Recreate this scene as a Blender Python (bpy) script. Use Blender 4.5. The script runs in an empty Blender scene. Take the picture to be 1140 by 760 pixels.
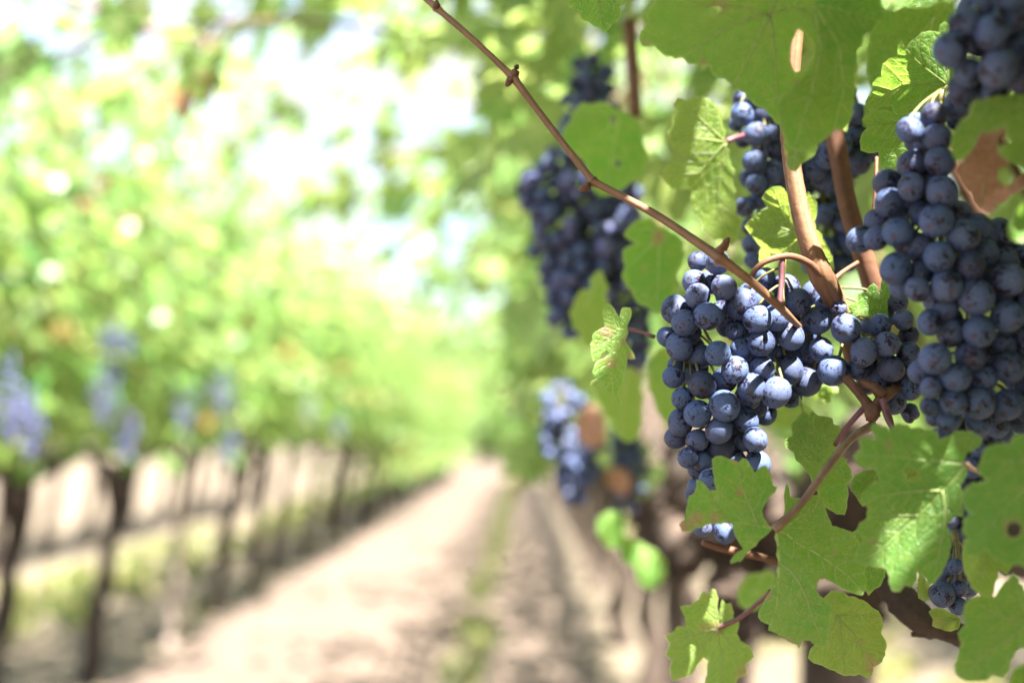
import bpy, math, random
import numpy as np
from mathutils import Vector, Matrix, Euler
from mathutils.geometry import delaunay_2d_cdt

rng = np.random.default_rng(7)
random.seed(7)
scene = bpy.context.scene
COL = scene.collection

# ------------------------------------------------------------------ camera
F = 1140 * 50 / 36.0                       # focal length in photograph pixels
EYE = Vector((0.0, 0.0, 1.1))
CAM_ROT = Euler((math.radians(90) + math.atan(100 / F), 0, math.atan(15 / F)), 'XYZ')
CM = CAM_ROT.to_matrix()
CMn = np.array(CM)
cam_data = bpy.data.cameras.new("camera")
cam = bpy.data.objects.new("camera", cam_data)
COL.objects.link(cam)
cam.location = EYE
cam.rotation_euler = CAM_ROT
cam_data.lens = 50
cam_data.sensor_width = 36
cam_data.sensor_fit = 'HORIZONTAL'
cam_data.clip_start = 0.02
cam_data.clip_end = 2000
cam_data.dof.use_dof = True
cam_data.dof.focus_distance = 0.685
cam_data.dof.aperture_fstop = 3.9
cam_data.dof.aperture_blades = 0
scene.camera = cam


def W(px, py, d):
    """the place seen at a photograph pixel, d metres in front of the eye"""
    return EYE + CM @ Vector(((px - 570) / F * d, -(py - 380) / F * d, -d))


def Wn(px, py, d):
    px, py, d = np.broadcast_arrays(np.asarray(px, float), np.asarray(py, float), np.asarray(d, float))
    c = np.stack([(px - 570) / F * d, -(py - 380) / F * d, -d], -1)
    return c @ CMn.T + np.array(EYE)


def project(P):
    c = (np.asarray(P) - np.array(EYE)) @ CMn
    d = -c[..., 2]
    s = np.where(np.abs(d) < 1e-4, 1e-4, d)
    return 570 + c[..., 0] / s * F, 380 - c[..., 1] / s * F, d


SUN = Vector((0.26, -0.47, 0.83)).normalized()
SUNn = np.array(SUN)

# ------------------------------------------------------------------ helpers
def link(o, parent=None):
    COL.objects.link(o)
    if parent is not None:
        o.parent = parent
    return o


def tag(o, label=None, cat=None, group=None, kind=None):
    if label: o['label'] = label
    if cat: o['category'] = cat
    if group: o['group'] = group
    if kind: o['kind'] = kind
    return o


def empty(name, loc, label, cat, group=None):
    o = bpy.data.objects.new(name, None)
    o.empty_display_size = 0.05
    o.location = loc
    link(o)
    return tag(o, label, cat, group)


def mesh_np(name, V, faces, mat, smooth=True, attrs=None, uv=None):
    """faces: (n,3) or (n,4) array, or a list of arrays"""
    me = bpy.data.meshes.new(name)
    V = np.asarray(V, np.float32)
    fl = faces if isinstance(faces, list) else [faces]
    fl = [np.asarray(f, np.int32) for f in fl if len(f)]
    loops = np.concatenate([f.ravel() for f in fl])
    tot = np.concatenate([np.full(len(f), f.shape[1], np.int32) for f in fl])
    start = np.concatenate([[0], np.cumsum(tot)[:-1]]).astype(np.int32)
    me.vertices.add(len(V)); me.vertices.foreach_set('co', V.ravel())
    me.loops.add(len(loops)); me.loops.foreach_set('vertex_index', loops)
    me.polygons.add(len(tot))
    me.polygons.foreach_set('loop_start', start)
    me.polygons.foreach_set('loop_total', tot)
    me.update(calc_edges=True)
    me.validate()
    me.polygons.foreach_set('use_smooth', np.full(len(me.polygons), smooth))
    for k, a in (attrs or {}).items():
        at = me.attributes.new(k, 'FLOAT_COLOR', 'POINT')
        a = np.asarray(a, np.float32)
        if a.shape[1] == 3:
            a = np.concatenate([a, np.ones((len(a), 1), np.float32)], 1)
        at.data.foreach_set('color', a.ravel())
    if uv is not None:
        u = me.uv_layers.new(name='uv')
        li = np.zeros(len(me.loops), np.int32); me.loops.foreach_get('vertex_index', li)
        u.data.foreach_set('uv', np.asarray(uv, np.float32)[li].ravel())
    if mat: me.materials.append(mat)
    return me


def obj(name, me, parent=None, loc=None):
    o = bpy.data.objects.new(name, me)
    if loc is not None: o.location = loc
    return link(o, parent)


def copy_tree(o, parent=None):
    c = o.copy(); COL.objects.link(c); c.parent = parent
    for ch in list(o.children):
        copy_tree(ch, c)
    return c


def smooth_path(pts, rad, step):
    """Catmull-Rom through the points with a radius for each"""
    P = np.array([tuple(p) for p in pts], float); R = np.array(rad, float)
    if len(P) == 2:
        n = max(2, int(np.linalg.norm(P[1] - P[0]) / step))
        t = np.linspace(0, 1, n + 1)[:, None]
        return P[0] * (1 - t) + P[1] * t, R[0] * (1 - t[:, 0]) + R[1] * t[:, 0]
    Pe = np.vstack([2 * P[0] - P[1], P, 2 * P[-1] - P[-2]])
    out, ro = [], []
    for i in range(len(P) - 1):
        p0, p1, p2, p3 = Pe[i:i + 4]
        n = max(1, int(np.linalg.norm(p2 - p1) / step))
        for k in range(n):
            t = k / n
            out.append(0.5 * (2 * p1 + (p2 - p0) * t + (2 * p0 - 5 * p1 + 4 * p2 - p3) * t * t + (3 * p1 - p0 - 3 * p2 + p3) * t ** 3))
            ro.append(R[i] * (1 - t) + R[i + 1] * t)
    out.append(P[-1]); ro.append(R[-1])
    return np.array(out), np.array(ro)


def tube_geo(P, R, sides=10, ridge=0.0, seed=0, lumps=0.0, lump_len=0.03):
    r = np.random.default_rng(seed)
    n = len(P)
    T = np.gradient(P, axis=0); T /= np.linalg.norm(T, axis=1)[:, None] + 1e-12
    ref = np.array([0.31, 0.2, 0.93]) if abs(T[0][2]) < 0.8 else np.array([1.0, 0.1, 0])
    N = np.cross(T, ref); N /= np.linalg.norm(N, axis=1)[:, None] + 1e-12
    B = np.cross(T, N)
    a = np.linspace(0, 2 * np.pi, sides, endpoint=False)
    rid = np.zeros((n, sides))
    if ridge:
        s = np.cumsum(np.r_[0, np.linalg.norm(np.diff(P, axis=0), axis=1)])
        for k in (3, 5, 8, 11):
            ph = r.uniform(0, 6.28)
            tw = r.uniform(-6, 6)
            rid += np.sin(k * a[None, :] + ph + tw * s[:, None]) * r.uniform(.5, 1) / (k ** .4)
        rid *= ridge
        rid += r.normal(0, ridge * .35, (n, sides))
    if lumps:
        s = np.cumsum(np.r_[0, np.linalg.norm(np.diff(P, axis=0), axis=1)])
        g = np.zeros(n)
        for k in range(6):
            g += np.sin(s / lump_len * (0.6 + k * .5) + r.uniform(0, 6.28)) / (1 + k * .5)
        rid += lumps * g[:, None] * .4
    rr = R[:, None] * (1 + rid)
    V = P[:, None, :] + rr[..., None] * (np.cos(a)[None, :, None] * N[:, None, :] + np.sin(a)[None, :, None] * B[:, None, :])
    V = V.reshape(-1, 3)
    i = np.arange(n - 1)[:, None] * sides; j = np.arange(sides)[None, :]; j2 = (j + 1) % sides
    Q = np.stack([i + j, i + j2, i + sides + j2, i + sides + j], -1).reshape(-1, 4)
    c0, c1 = len(V), len(V) + 1
    V = np.vstack([V, P[0], P[-1]])
    jj = np.arange(sides); k2 = (jj + 1) % sides; b = (n - 1) * sides
    T1 = np.stack([k2, jj, np.full(sides, c0)], -1); T2 = np.stack([b + jj, b + k2, np.full(sides, c1)], -1)
    return V, Q, np.vstack([T1, T2])


def join_geo(items):
    Vs, Qs, Ts, off = [], [], [], 0
    for V, Q, T in items:
        Vs.append(V); Qs.append(Q + off); Ts.append(T + off); off += len(V)
    return np.vstack(Vs), [np.vstack(Qs), np.vstack(Ts)]


def tube_obj(name, pts, rad, mat, parent=None, sides=10, step=0.004, **kw):
    P, R = smooth_path(pts, rad, step)
    if parent is not None:
        P = P - np.array(parent.location)
        base = None
    else:
        base = Vector(P[0]); P = P - P[0]
    V, Q, T = tube_geo(P, R, sides, **kw)
    rs = np.random.default_rng(len(P) + sides)
    sv = rs.uniform(0, 1, sides)[None] * .75 + .25 * rs.uniform(0, 1, (len(P), sides))
    sv = np.r_[sv.ravel(), .2, .2]
    return obj(name, mesh_np(name, V, [Q, T], mat, attrs={'leafdata': np.stack([sv, sv * 0, sv * 0], 1)}), parent, base)


# ------------------------------------------------------------------ materials
class NT:
    def __init__(s, name):
        s.m = bpy.data.materials.new(name); s.m.use_nodes = True
        s.t = s.m.node_tree; s.t.nodes.clear()
        s.out = s.n('ShaderNodeOutputMaterial')
    def n(s, typ, ins=None, **kw):
        nd = s.t.nodes.new(typ)
        for k, v in kw.items(): setattr(nd, k, v)
        for k, v in (ins or {}).items(): s.set(nd.inputs[k], v)
        return nd
    def set(s, sock, v):
        if hasattr(v, 'is_output') or isinstance(v, bpy.types.NodeSocket): s.t.links.new(v, sock)
        elif isinstance(v, (tuple, list)) and len(v) == 3 and sock.type == 'RGBA': sock.default_value = (*v, 1)
        else: sock.default_value = v
    def mix(s, f, a, b, mode='MIX'):
        nd = s.n('ShaderNodeMix', data_type='RGBA', blend_type=mode)
        s.set(nd.inputs[0], f); s.set(nd.inputs[6], a); s.set(nd.inputs[7], b)
        return nd.outputs[2]
    def math(s, op, a, b=0.0, clamp=False):
        nd = s.n('ShaderNodeMath', operation=op, use_clamp=clamp)
        s.set(nd.inputs[0], a); s.set(nd.inputs[1], b)
        return nd.outputs[0]
    def noise(s, vec, scale, detail=4, rough=.6, out='Fac'):
        nd = s.n('ShaderNodeTexNoise', {'Scale': scale, 'Detail': detail, 'Roughness': rough})
        if vec is not None: s.t.links.new(vec, nd.inputs['Vector'])
        return nd.outputs[out]
    def ramp(s, f, stops):
        nd = s.n('ShaderNodeValToRGB'); s.set(nd.inputs[0], f)
        e = nd.color_ramp.elements
        while len(e) < len(stops): e.new(.5)
        for el, (p, c) in zip(e, stops):
            el.position = p; el.color = (*c, 1) if isinstance(c, tuple) else (c, c, c, 1)
        return nd.outputs[0]
    def bump(s, h, strength, dist):
        return s.n('ShaderNodeBump', {'Height': h, 'Strength': strength, 'Distance': dist}).outputs[0]
    def done(s, shader):
        s.t.links.new(shader, s.out.inputs['Surface']); return s.m


def leaf_material(name, detail, green=(.070, .205, .028), yellow=(.20, .285, .045), trans=(.26, .57, .048), trans_y=(.54, .64, .11), tmix=.5):
    k = NT(name)
    at = k.n('ShaderNodeAttribute', attribute_name='leafdata')
    sp = k.n('ShaderNodeSeparateColor', {'Color': at.outputs['Color']})
    vein, stain, yel = sp.outputs[0], sp.outputs[1], sp.outputs[2]
    co = k.n('ShaderNodeTexCoord')
    if detail:
        no = k.noise(co.outputs['UV'], 3.0, 5, .65)
        mott = k.ramp(no, [(.32, 0.0), (.7, 1.0)])
        yy = k.math('ADD', yel, k.math('MULTIPLY', k.math('SUBTRACT', mott, .5), .5), True)
        base = k.mix(yy, green, yellow); tr = k.mix(yy, trans, trans_y)
        vo = k.n('ShaderNodeTexVoronoi', {'Scale': 9.0, 'Randomness': 1.0}, feature='DISTANCE_TO_EDGE')
        k.t.links.new(co.outputs['UV'], vo.inputs['Vector'])
        net = k.ramp(vo.outputs['Distance'], [(0.0, 1.0), (.10, 0.0)])
        v2 = k.math('MAXIMUM', vein, k.math('MULTIPLY', net, .30))
        fine = k.noise(co.outputs['UV'], 30, 3, .6)
        base = k.mix(k.math('MULTIPLY', fine, .35), base, k.mix(.5, base, (.02, .06, .01)))
    else:
        base = k.mix(yel, green, yellow); tr = k.mix(yel, trans, trans_y); v2 = vein; net = None
    base = k.mix(k.math('MULTIPLY', v2, .9), base, (.46, .55, .24))
    tr = k.mix(k.math('MULTIPLY', v2, .9), tr, (.55, .62, .22))
    sc = (.26, .105, .05)
    if detail:
        sn = k.noise(co.outputs['UV'], 6, 5, .7)
        sc = k.ramp(sn, [(.3, (.32, .14, .09)), (.55, (.50, .29, .21)), (.8, (.60, .43, .35))])
        stain = k.math('MULTIPLY', stain, k.ramp(k.noise(co.outputs['UV'], 14, 4, .7), [(.40, .12), (.47, 1.0)]))
        stain = k.math('MAXIMUM', stain, k.math('MULTIPLY', k.math('SUBTRACT', sp.outputs[1], .86), 8.0, True))
    base = k.mix(stain, base, sc); tr = k.mix(stain, tr, (.44, .22, .13))
    p = k.n('ShaderNodeBsdfPrincipled', {'Base Color': base, 'Roughness': k.math('ADD', .30, k.math('MULTIPLY', fine, .22)) if detail else .36, 'Specular IOR Level': .5})
    t = k.n('ShaderNodeBsdfTranslucent', {'Color': tr})
    if detail:
        h = k.math('ADD', k.math('MULTIPLY', v2, -1.0), k.math('MULTIPLY', fine, .35))
        b = k.bump(h, .8, .0009)
        k.t.links.new(b, p.inputs['Normal']); k.t.links.new(b, t.inputs['Normal'])
    mx = k.n('ShaderNodeMixShader', {0: tmix})
    k.t.links.new(p.outputs[0], mx.inputs[1]); k.t.links.new(t.outputs[0], mx.inputs[2])
    return k.done(mx.outputs[0])


LEAF = leaf_material('vine leaf', True)
FOL = leaf_material('foliage', False, green=(.066, .165, .038), trans=(.28, .46, .105), trans_y=(.54, .58, .21), yellow=(.20, .25, .08))


def grape_material():
    k = NT('grape skin')
    co = k.n('ShaderNodeTexCoord'); oi = k.n('ShaderNodeObjectInfo')
    at = k.n('ShaderNodeAttribute', attribute_name='leafdata')
    sp = k.n('ShaderNodeSeparateColor', {'Color': at.outputs['Color']})
    cz = k.n('ShaderNodeCombineXYZ'); 
    r7 = k.math('MULTIPLY', oi.outputs['Random'], 37.0)
    for i in range(3): k.t.links.new(r7, cz.inputs[i])
    va = k.n('ShaderNodeVectorMath', operation='ADD')
    k.t.links.new(co.outputs['Object'], va.inputs[0]); k.t.links.new(cz.outputs[0], va.inputs[1])
    v = va.outputs[0]
    big = k.noise(v, 1.1, 3, .55); mid = k.noise(v, 4.5, 5, .65); fine = k.noise(v, 24, 4, .7)
    # waxy bloom: mostly covering, rubbed off in patches, speckled
    rub = k.ramp(k.math('ADD', big, k.math('MULTIPLY', k.math('SUBTRACT', mid, .5), .9)), [(.36, 0.0), (.46, 1.0)])
    spk = k.ramp(fine, [(.34, .18), (.56, 1.0)])
    amt = k.ramp(oi.outputs['Random'], [(0.0, .25), (.10, .65), (.5, .9), (1.0, 1.0)])
    bloom = k.math('MULTIPLY', k.math('MULTIPLY', rub, spk), amt)
    bloom = k.math('MULTIPLY', bloom, k.math('SUBTRACT', 1.0, sp.outputs[0]))
    skin = k.mix(k.math('FRACT', k.math('MULTIPLY', oi.outputs['Random'], 13.0)), (.006, .006, .016), (.018, .007, .018))
    wax = k.mix(k.math('FRACT', k.math('MULTIPLY', oi.outputs['Random'], 29.0)), (.100, .160, .345), (.122, .164, .315))
    wax = k.mix(mid, k.mix(.35, wax, (.035, .045, .10)), wax)
    base = k.mix(k.math('MULTIPLY', bloom, .92), skin, wax)
    base = k.mix(sp.outputs[0], base, (.10, .05, .03))
    ro = k.math('SUBTRACT', .82, k.math('MULTIPLY', k.math('SUBTRACT', 1.0, bloom), .42))
    p = k.n('ShaderNodeBsdfPrincipled', {'Base Color': base, 'Roughness': ro, 'Specular IOR Level': .28})
    k.t.links.new(k.bump(k.math('ADD', k.math('MULTIPLY', fine, .4), mid), .14, .05), p.inputs['Normal'])
    return k.done(p.outputs[0])


def plain_grape_material():
    k = NT('distant grape skin')
    co = k.n('ShaderNodeTexCoord')
    n = k.noise(co.outputs['Object'], 60, 3)
    p = k.n('ShaderNodeBsdfPrincipled', {'Base Color': k.ramp(n, [(.35, (.02, .025, .07)), (.6, (.085, .095, .23))]), 'Roughness': .55})
    return k.done(p.outputs[0])


def stem_material(name, c1, c2, scale=60, rough=.5, stretch=None, bump=.3, dist=.0006, c3=None, stripes=False):
    k = NT(name)
    co = k.n('ShaderNodeTexCoord')
    v = co.outputs['Object']
    if stretch:
        mp = k.n('ShaderNodeMapping', {'Scale': stretch}); k.t.links.new(v, mp.inputs['Vector']); v = mp.outputs[0]
    n = k.noise(v, scale, 6, .65)
    stops = [(.3, c1), (.62, c2)]
    if c3: stops.append((.8, c3))
    base = k.ramp(n, stops)
    if stripes:
        at = k.n('ShaderNodeAttribute', attribute_name='leafdata')
        sp = k.n('ShaderNodeSeparateColor', {'Color': at.outputs['Color']})
        base = k.mix(sp.outputs[0], k.mix(.55, base, c1), k.mix(.4, base, c3 or c2))
    p = k.n('ShaderNodeBsdfPrincipled', {'Base Color': base, 'Roughness': rough})
    n2 = k.noise(v, scale * 2.3, 4, .7)
    k.t.links.new(k.bump(k.math('ADD', n, k.math('MULTIPLY', n2, .5)), bump, dist), p.inputs['Normal'])
    return k.done(p.outputs[0])


GRAPE = grape_material()
GRAPE_FAR = plain_grape_material()
CANE = stem_material('ripening cane', (.055, .020, .010), (.135, .055, .024), 90, .7, bump=1.0, c3=(.20, .10, .055), stripes=True)
CANE_PALE = stem_material('pale cane', (.085, .036, .016), (.205, .102, .045), 70, .7, bump=1.0, c3=(.32, .19, .105), stripes=True)
PURPLE = stem_material('purple stalk', (.085, .03, .04), (.16, .06, .075), 120, .5)
PETIOLE = stem_material('pinkish petiole', (.15, .075, .055), (.24, .15, .085), 100, .45)
RACHIS = stem_material('green grape stalk', (.07, .07, .018), (.15, .14, .04), 120, .5)
BARK = stem_material('shaggy vine bark', (.016, .012, .010), (.075, .052, .040), 26, .9, bump=1.0, dist=.006, c3=(.16, .12, .095))
BARK_FAR = stem_material('vine bark', (.012, .007, .006), (.040, .025, .020), 22, .9, bump=1.0, dist=.01)
STAKE = stem_material('weathered stake', (.20, .16, .14), (.36, .29, .26), 12, .9, stretch=(4, 4, .6), bump=.5, dist=.004)
SKY_STRENGTH, SUN_STRENGTH, EXPOSURE, CLOUD = 0.06, 5.0, 3.2, 2.5
# ------------------------------------------------------------------ grapes
def uv_sphere(seg, rings):
    V = [(0, 0, 1)]
    for i in range(1, rings):
        t = math.pi * i / rings
        for j in range(seg):
            a = 2 * math.pi * j / seg
            V.append((math.sin(t) * math.cos(a), math.sin(t) * math.sin(a), math.cos(t)))
    V.append((0, 0, -1))
    T, Q = [], []
    for j in range(seg):
        T.append((0, 1 + j, 1 + (j + 1) % seg))
        b = 1 + (rings - 2) * seg
        T.append((len(V) - 1, b + (j + 1) % seg, b + j))
    for i in range(rings - 2):
        for j in range(seg):
            a0 = 1 + i * seg; j2 = (j + 1) % seg
            Q.append((a0 + j, a0 + seg + j, a0 + seg + j2, a0 + j2))
    return np.array(V, float), np.array(Q), np.array(T)


def grape_mesh(seed, shrivel=0.0):
    """one berry of unit radius: stalk end at +z, blossom scar at -z"""
    r = np.random.default_rng(seed)
    V, Q, T = uv_sphere(28, 20)
    z = V[:, 2].copy()
    off = np.zeros(len(V))
    for k in range(7):
        d = r.normal(size=3); d /= np.linalg.norm(d)
        off += r.normal(0, .010) * np.cos(2 * np.arccos(np.clip(V @ d, -1, 1)))
    if shrivel:
        for k in range(26):
            d = r.normal(size=3); d /= np.linalg.norm(d)
            off -= shrivel * np.exp(-((1 - V @ d) / .05)) * r.uniform(.3, 1)
    V = V * (1 + off)[:, None]
    V[:, 2] *= 1 + r.uniform(-.02, .05)
    scar = np.exp(-((1 + z) / .006))                  # tiny dimple with a brown dot
    V[:, 2] += scar * .05
    st = np.exp(-((1 - z) / .01)); V[:, 2] -= st * .07
    a = np.zeros((len(V), 3)); a[:, 0] = np.clip(scar + st, 0, 1)
    return mesh_np('grape', V, [Q, T], GRAPE, attrs={'leafdata': a})


GRAPES = [grape_mesh(100 + i) for i in range(5)]
RAISIN = grape_mesh(200, .35)
_low = uv_low = uv_sphere(12, 8)


def settle(P, R, fixed_dir=None, iters=80, slack=.93):
    """push berries apart until they only touch; along fixed_dir rays if given"""
    P = P.copy()
    for _ in range(iters):
        D = P[:, None] - P[None]; L = np.linalg.norm(D, axis=-1) + 1e-9
        need = (R[:, None] + R[None]) * slack - L
        np.fill_diagonal(need, -1)
        I, J = np.where(need > 0)
        if not len(I): break
        mv = np.zeros_like(P); cnt = np.zeros(len(P))
        for i, j in zip(I, J):
            if fixed_dir is None:
                mv[i] += D[i, j] / L[i, j] * need[i, j] * .5
            else:
                s = np.dot(P[i] - P[j], fixed_dir[i])
                mv[i] += fixed_dir[i] * (need[i, j] * .55) * (1 if s >= 0 else -.25)
            cnt[i] += 1
        P += mv / np.maximum(cnt, 1)[:, None] * 1.2
    return P


def build_cluster(name, P, R, axis, label, group=None, rachis=RACHIS, raisins=(), stalk_r=.0016, cat='grape bunch', branches=()):
    """thing > grape (each berry), stem (the branched stalk)"""
    P = np.asarray(P); axis = np.array([tuple(a) for a in axis])
    root = empty(name, Vector(axis[0]), label, cat, group)
    base = axis[0]
    ax, _ = smooth_path(axis, np.ones(len(axis)), .004)
    geo = []
    n = len(ax)
    V = tube_geo(ax - base, np.linspace(stalk_r * 1.25, stalk_r * .6, n), 8, lumps=.2, lump_len=.006)
    geo.append(V)
    for br in branches:
        bp, bl = smooth_path([np.array(W(*b)) for b in br], np.ones(len(br)), .004)
        geo.append(tube_geo(bp - base, np.linspace(stalk_r * .8, stalk_r * .45, len(bp)), 8, lumps=.2, lump_len=.006))
        ax = np.vstack([ax, bp])
    extra = []
    for i, (p, r) in enumerate(zip(P, R)):
        if i >= 100:
            extra.append((uv_low[0] * r + p - base, uv_low[1], uv_low[2])); continue
        k = int(np.argmin(np.linalg.norm(ax - (p + np.array([0, 0, r * 1.6])), axis=1)))
        k = max(0, k - 1)
        d = ax[k] - p + np.array([0, 0, .006]); L = np.linalg.norm(d) + 1e-9
        d = d / L
        jit = rng.normal(0, .35, 3)
        up = Vector(d + jit).normalized()
        g = bpy.data.objects.new('grape', RAISIN if i in raisins else GRAPES[i % 5])
        g.location = Vector(p - base)
        q = up.to_track_quat('Z', 'Y')
        g.rotation_mode = 'QUATERNION'; g.rotation_quaternion = q @ Euler((0, 0, random.uniform(0, 6.28))).to_quaternion()
        s = r * random.uniform(.97, 1.03); g.scale = (s * random.uniform(.94, 1.04), s * random.uniform(.94, 1.04), s * random.uniform(.96, 1.07))
        link(g, root)
        tip = p + np.array(up) * r * .93
        mid = (tip * .55 + ax[k] * .45) + np.array([0, 0, .002])
        PP, RR = smooth_path([ax[k], mid, tip], [.0007, .0006, .0009], .004)
        geo.append(tube_geo(PP - base, RR, 6))
    V, Fs = join_geo(geo)
    obj('stem', mesh_np('stem', V, Fs, rachis), root)
    if extra:
        V, Fs = join_geo(extra)
        obj('inner_berries', mesh_np('inner_berries', V, Fs, GRAPE_FAR), root)['kind'] = 'stuff'
    return root


def traced_cluster(name, pts, label, depth, bulge, axis_px, back=24, group=None, seed=1, tilt=(0, 0), raisins=(), **kw):
    r = np.random.default_rng(seed)
    A = np.array([(p[0], p[1], p[2], p[3] if len(p) > 3 else 0) for p in pts], float)
    cx, cy = A[:, 0].mean(), A[:, 1].mean()
    hw, hh = np.ptp(A[:, 0]) / 2 + 12, np.ptp(A[:, 1]) / 2 + 12
    u, v = (A[:, 0] - cx) / hw, (A[:, 1] - cy) / hh
    D = depth + bulge * np.clip(u * u * .9 + v * v * .35, 0, 1.2) + A[:, 3] * .0078 + tilt[0] * u + tilt[1] * v
    D += r.normal(0, .0015, len(D))
    rad = A[:, 2] * 1.045 * D / F
    P = Wn(A[:, 0], A[:, 1], D)
    dirs = P - np.array(EYE); dirs /= np.linalg.norm(dirs, axis=1)[:, None]
    P = settle(P, rad, dirs, slack=.90)
    if back:
        # berries deeper in the bunch wherever one could look through between the front ones
        gx, gy = np.meshgrid(np.arange(A[:, 0].min(), A[:, 0].max(), 6.0), np.arange(A[:, 1].min(), A[:, 1].max(), 6.0))
        cand = np.c_[gx.ravel(), gy.ravel()] + r.normal(0, 1.5, (gx.size, 2))
        dd = np.linalg.norm(cand[:, None] - A[None, :, :2], axis=-1)
        okc = (np.min(dd / A[None, :, 2], axis=1) > .74) & (np.sum(dd < A[None, :, 2] * 2.1, axis=1) >= 4)
        cand, dd = cand[okc], dd[okc]
        take, Dc = [], []
        for q in r.permutation(len(cand)):
            if len(take) >= back: break
            if all(np.linalg.norm(cand[q] - t) > 10 for t in take):
                take.append(cand[q]); n4 = np.argsort(dd[q])[:4]
                Dc.append(np.mean(np.linalg.norm(P[n4] - np.array(EYE), axis=1)) + .012)
        if take:
            take = np.array(take)
            pb = Wn(take[:, 0], take[:, 1], 1.0) - np.array(EYE); db = pb / np.linalg.norm(pb, axis=1)[:, None]
            Pb = np.array(EYE) + db * np.array(Dc)[:, None]
            Rb = np.full(len(take), rad.mean() * .97)
            P2 = np.vstack([P, Pb]); R2 = np.r_[rad, Rb]
            Q = settle(P2, R2, np.vstack([dirs, db]), 60, .88)
            P2[len(P):] = Q[len(P):]
        else:
            P2, R2 = P, rad
        P, rad = P2, R2
    ax = [W(a[0], a[1], a[2] + .006) for a in axis_px]
    print(name, len(P))
    return build_cluster(name, P, rad, ax, label, group, raisins=raisins, **kw)


def envelope_points(axis, prof, n, r0, seed, shell=False):
    """berries packed in a tapering bunch about an axis"""
    r = np.random.default_rng(seed)
    ax, pr = smooth_path(axis, prof, .002)
    P, R = [], []
    tries = 0
    while len(P) < n and tries < 60000:
        tries += 1
        k = r.integers(len(ax)); d = r.normal(size=3); d /= np.linalg.norm(d)
        p = ax[k] + d * pr[k] * (r.uniform(.45, 1) ** .6)
        rr = r0 * r.uniform(.86, 1.12)
        if P:
            L = np.linalg.norm(np.array(P) - p, axis=1)
            if np.any(L < (np.array(R) + rr) * .86): continue
        P.append(p); R.append(rr)
    return settle(np.array(P), np.array(R), iters=30), np.array(R)


def packed_cluster(name, axis_px, prof, n, r0, label, seed, group=None):
    ax = [np.array(W(*a)) for a in axis_px]
    P, R = envelope_points(ax, prof, n, r0, seed)
    return build_cluster(name, P, R, [ax[0] + np.array([0, 0, .02])] + ax, label, group)


def far_cluster_mesh(seed, length=.2, width=.055, n=52, r0=.0088):
    ax = [np.array((0, 0, 0.)), np.array((0, 0, -length * .35)), np.array((.0, 0, -length))]
    P, R = envelope_points(ax, [width * .8, width, width * .3], n, r0, seed)
    V0, Q0, T0 = _low
    geo = [(V0 * rr + p, Q0, T0) for p, rr in zip(P, R)]
    geo.append(tube_geo(np.array([(0, 0, .06), (0.004, 0, .02), (0, 0, -length * .7)]), np.array([.003, .003, .002]), 6))
    V, Fs = join_geo(geo)
    return mesh_np('grape_bunch', V, Fs, GRAPE_FAR)


# ------------------------------------------------------------------ traced leaves
def in_poly(pts, poly):
    x, y = pts[:, 0], pts[:, 1]
    c = np.zeros(len(pts), bool)
    n = len(poly); j = n - 1
    for i in range(n):
        xi, yi = poly[i]; xj, yj = poly[j]
        m = ((yi > y) != (yj > y)) & (x < (xj - xi) * (y - yi) / (yj - yi + 1e-12) + xi)
        c ^= m; j = i
    return c


def seg_dist(P, a, b):
    ab = b - a; t = np.clip(((P - a) @ ab) / (ab @ ab + 1e-9), 0, 1)
    return np.linalg.norm(P - (a + t[:, None] * ab), axis=1)


def rounded(poly, step=4.5, puff=.055, closed=True, tooth=0.0, r=None):
    """the traced outline with every run between two traced teeth slightly arched"""
    out = []; n = len(poly)
    P = np.array(poly, float)
    area = 0.5 * np.sum(P[:, 0] * np.roll(P[:, 1], -1) - np.roll(P[:, 0], -1) * P[:, 1])
    sg = 1 if area > 0 else -1
    for i in range(n):
        a, b = P[i], P[(i + 1) % n]
        L = np.linalg.norm(b - a); k = max(1, int(L / step))
        nrm = np.array([(b - a)[1], -(b - a)[0]]) / (L + 1e-9) * sg
        nt = 0
        if tooth and L > 14: nt = max(1, int(round(L / 11.0)))
        for q in range(k):
            t = q / k
            p = a + (b - a) * t + nrm * L * puff * math.sin(math.pi * t) * (.7 if q else 0)
            if nt and q:
                p = p + nrm * tooth * ((1 - (t * nt) % 1.0) - .35)
            if r is not None and q: p = p + r.normal(0, .25, 2)
            out.append(p)
    return np.array(out)


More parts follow.
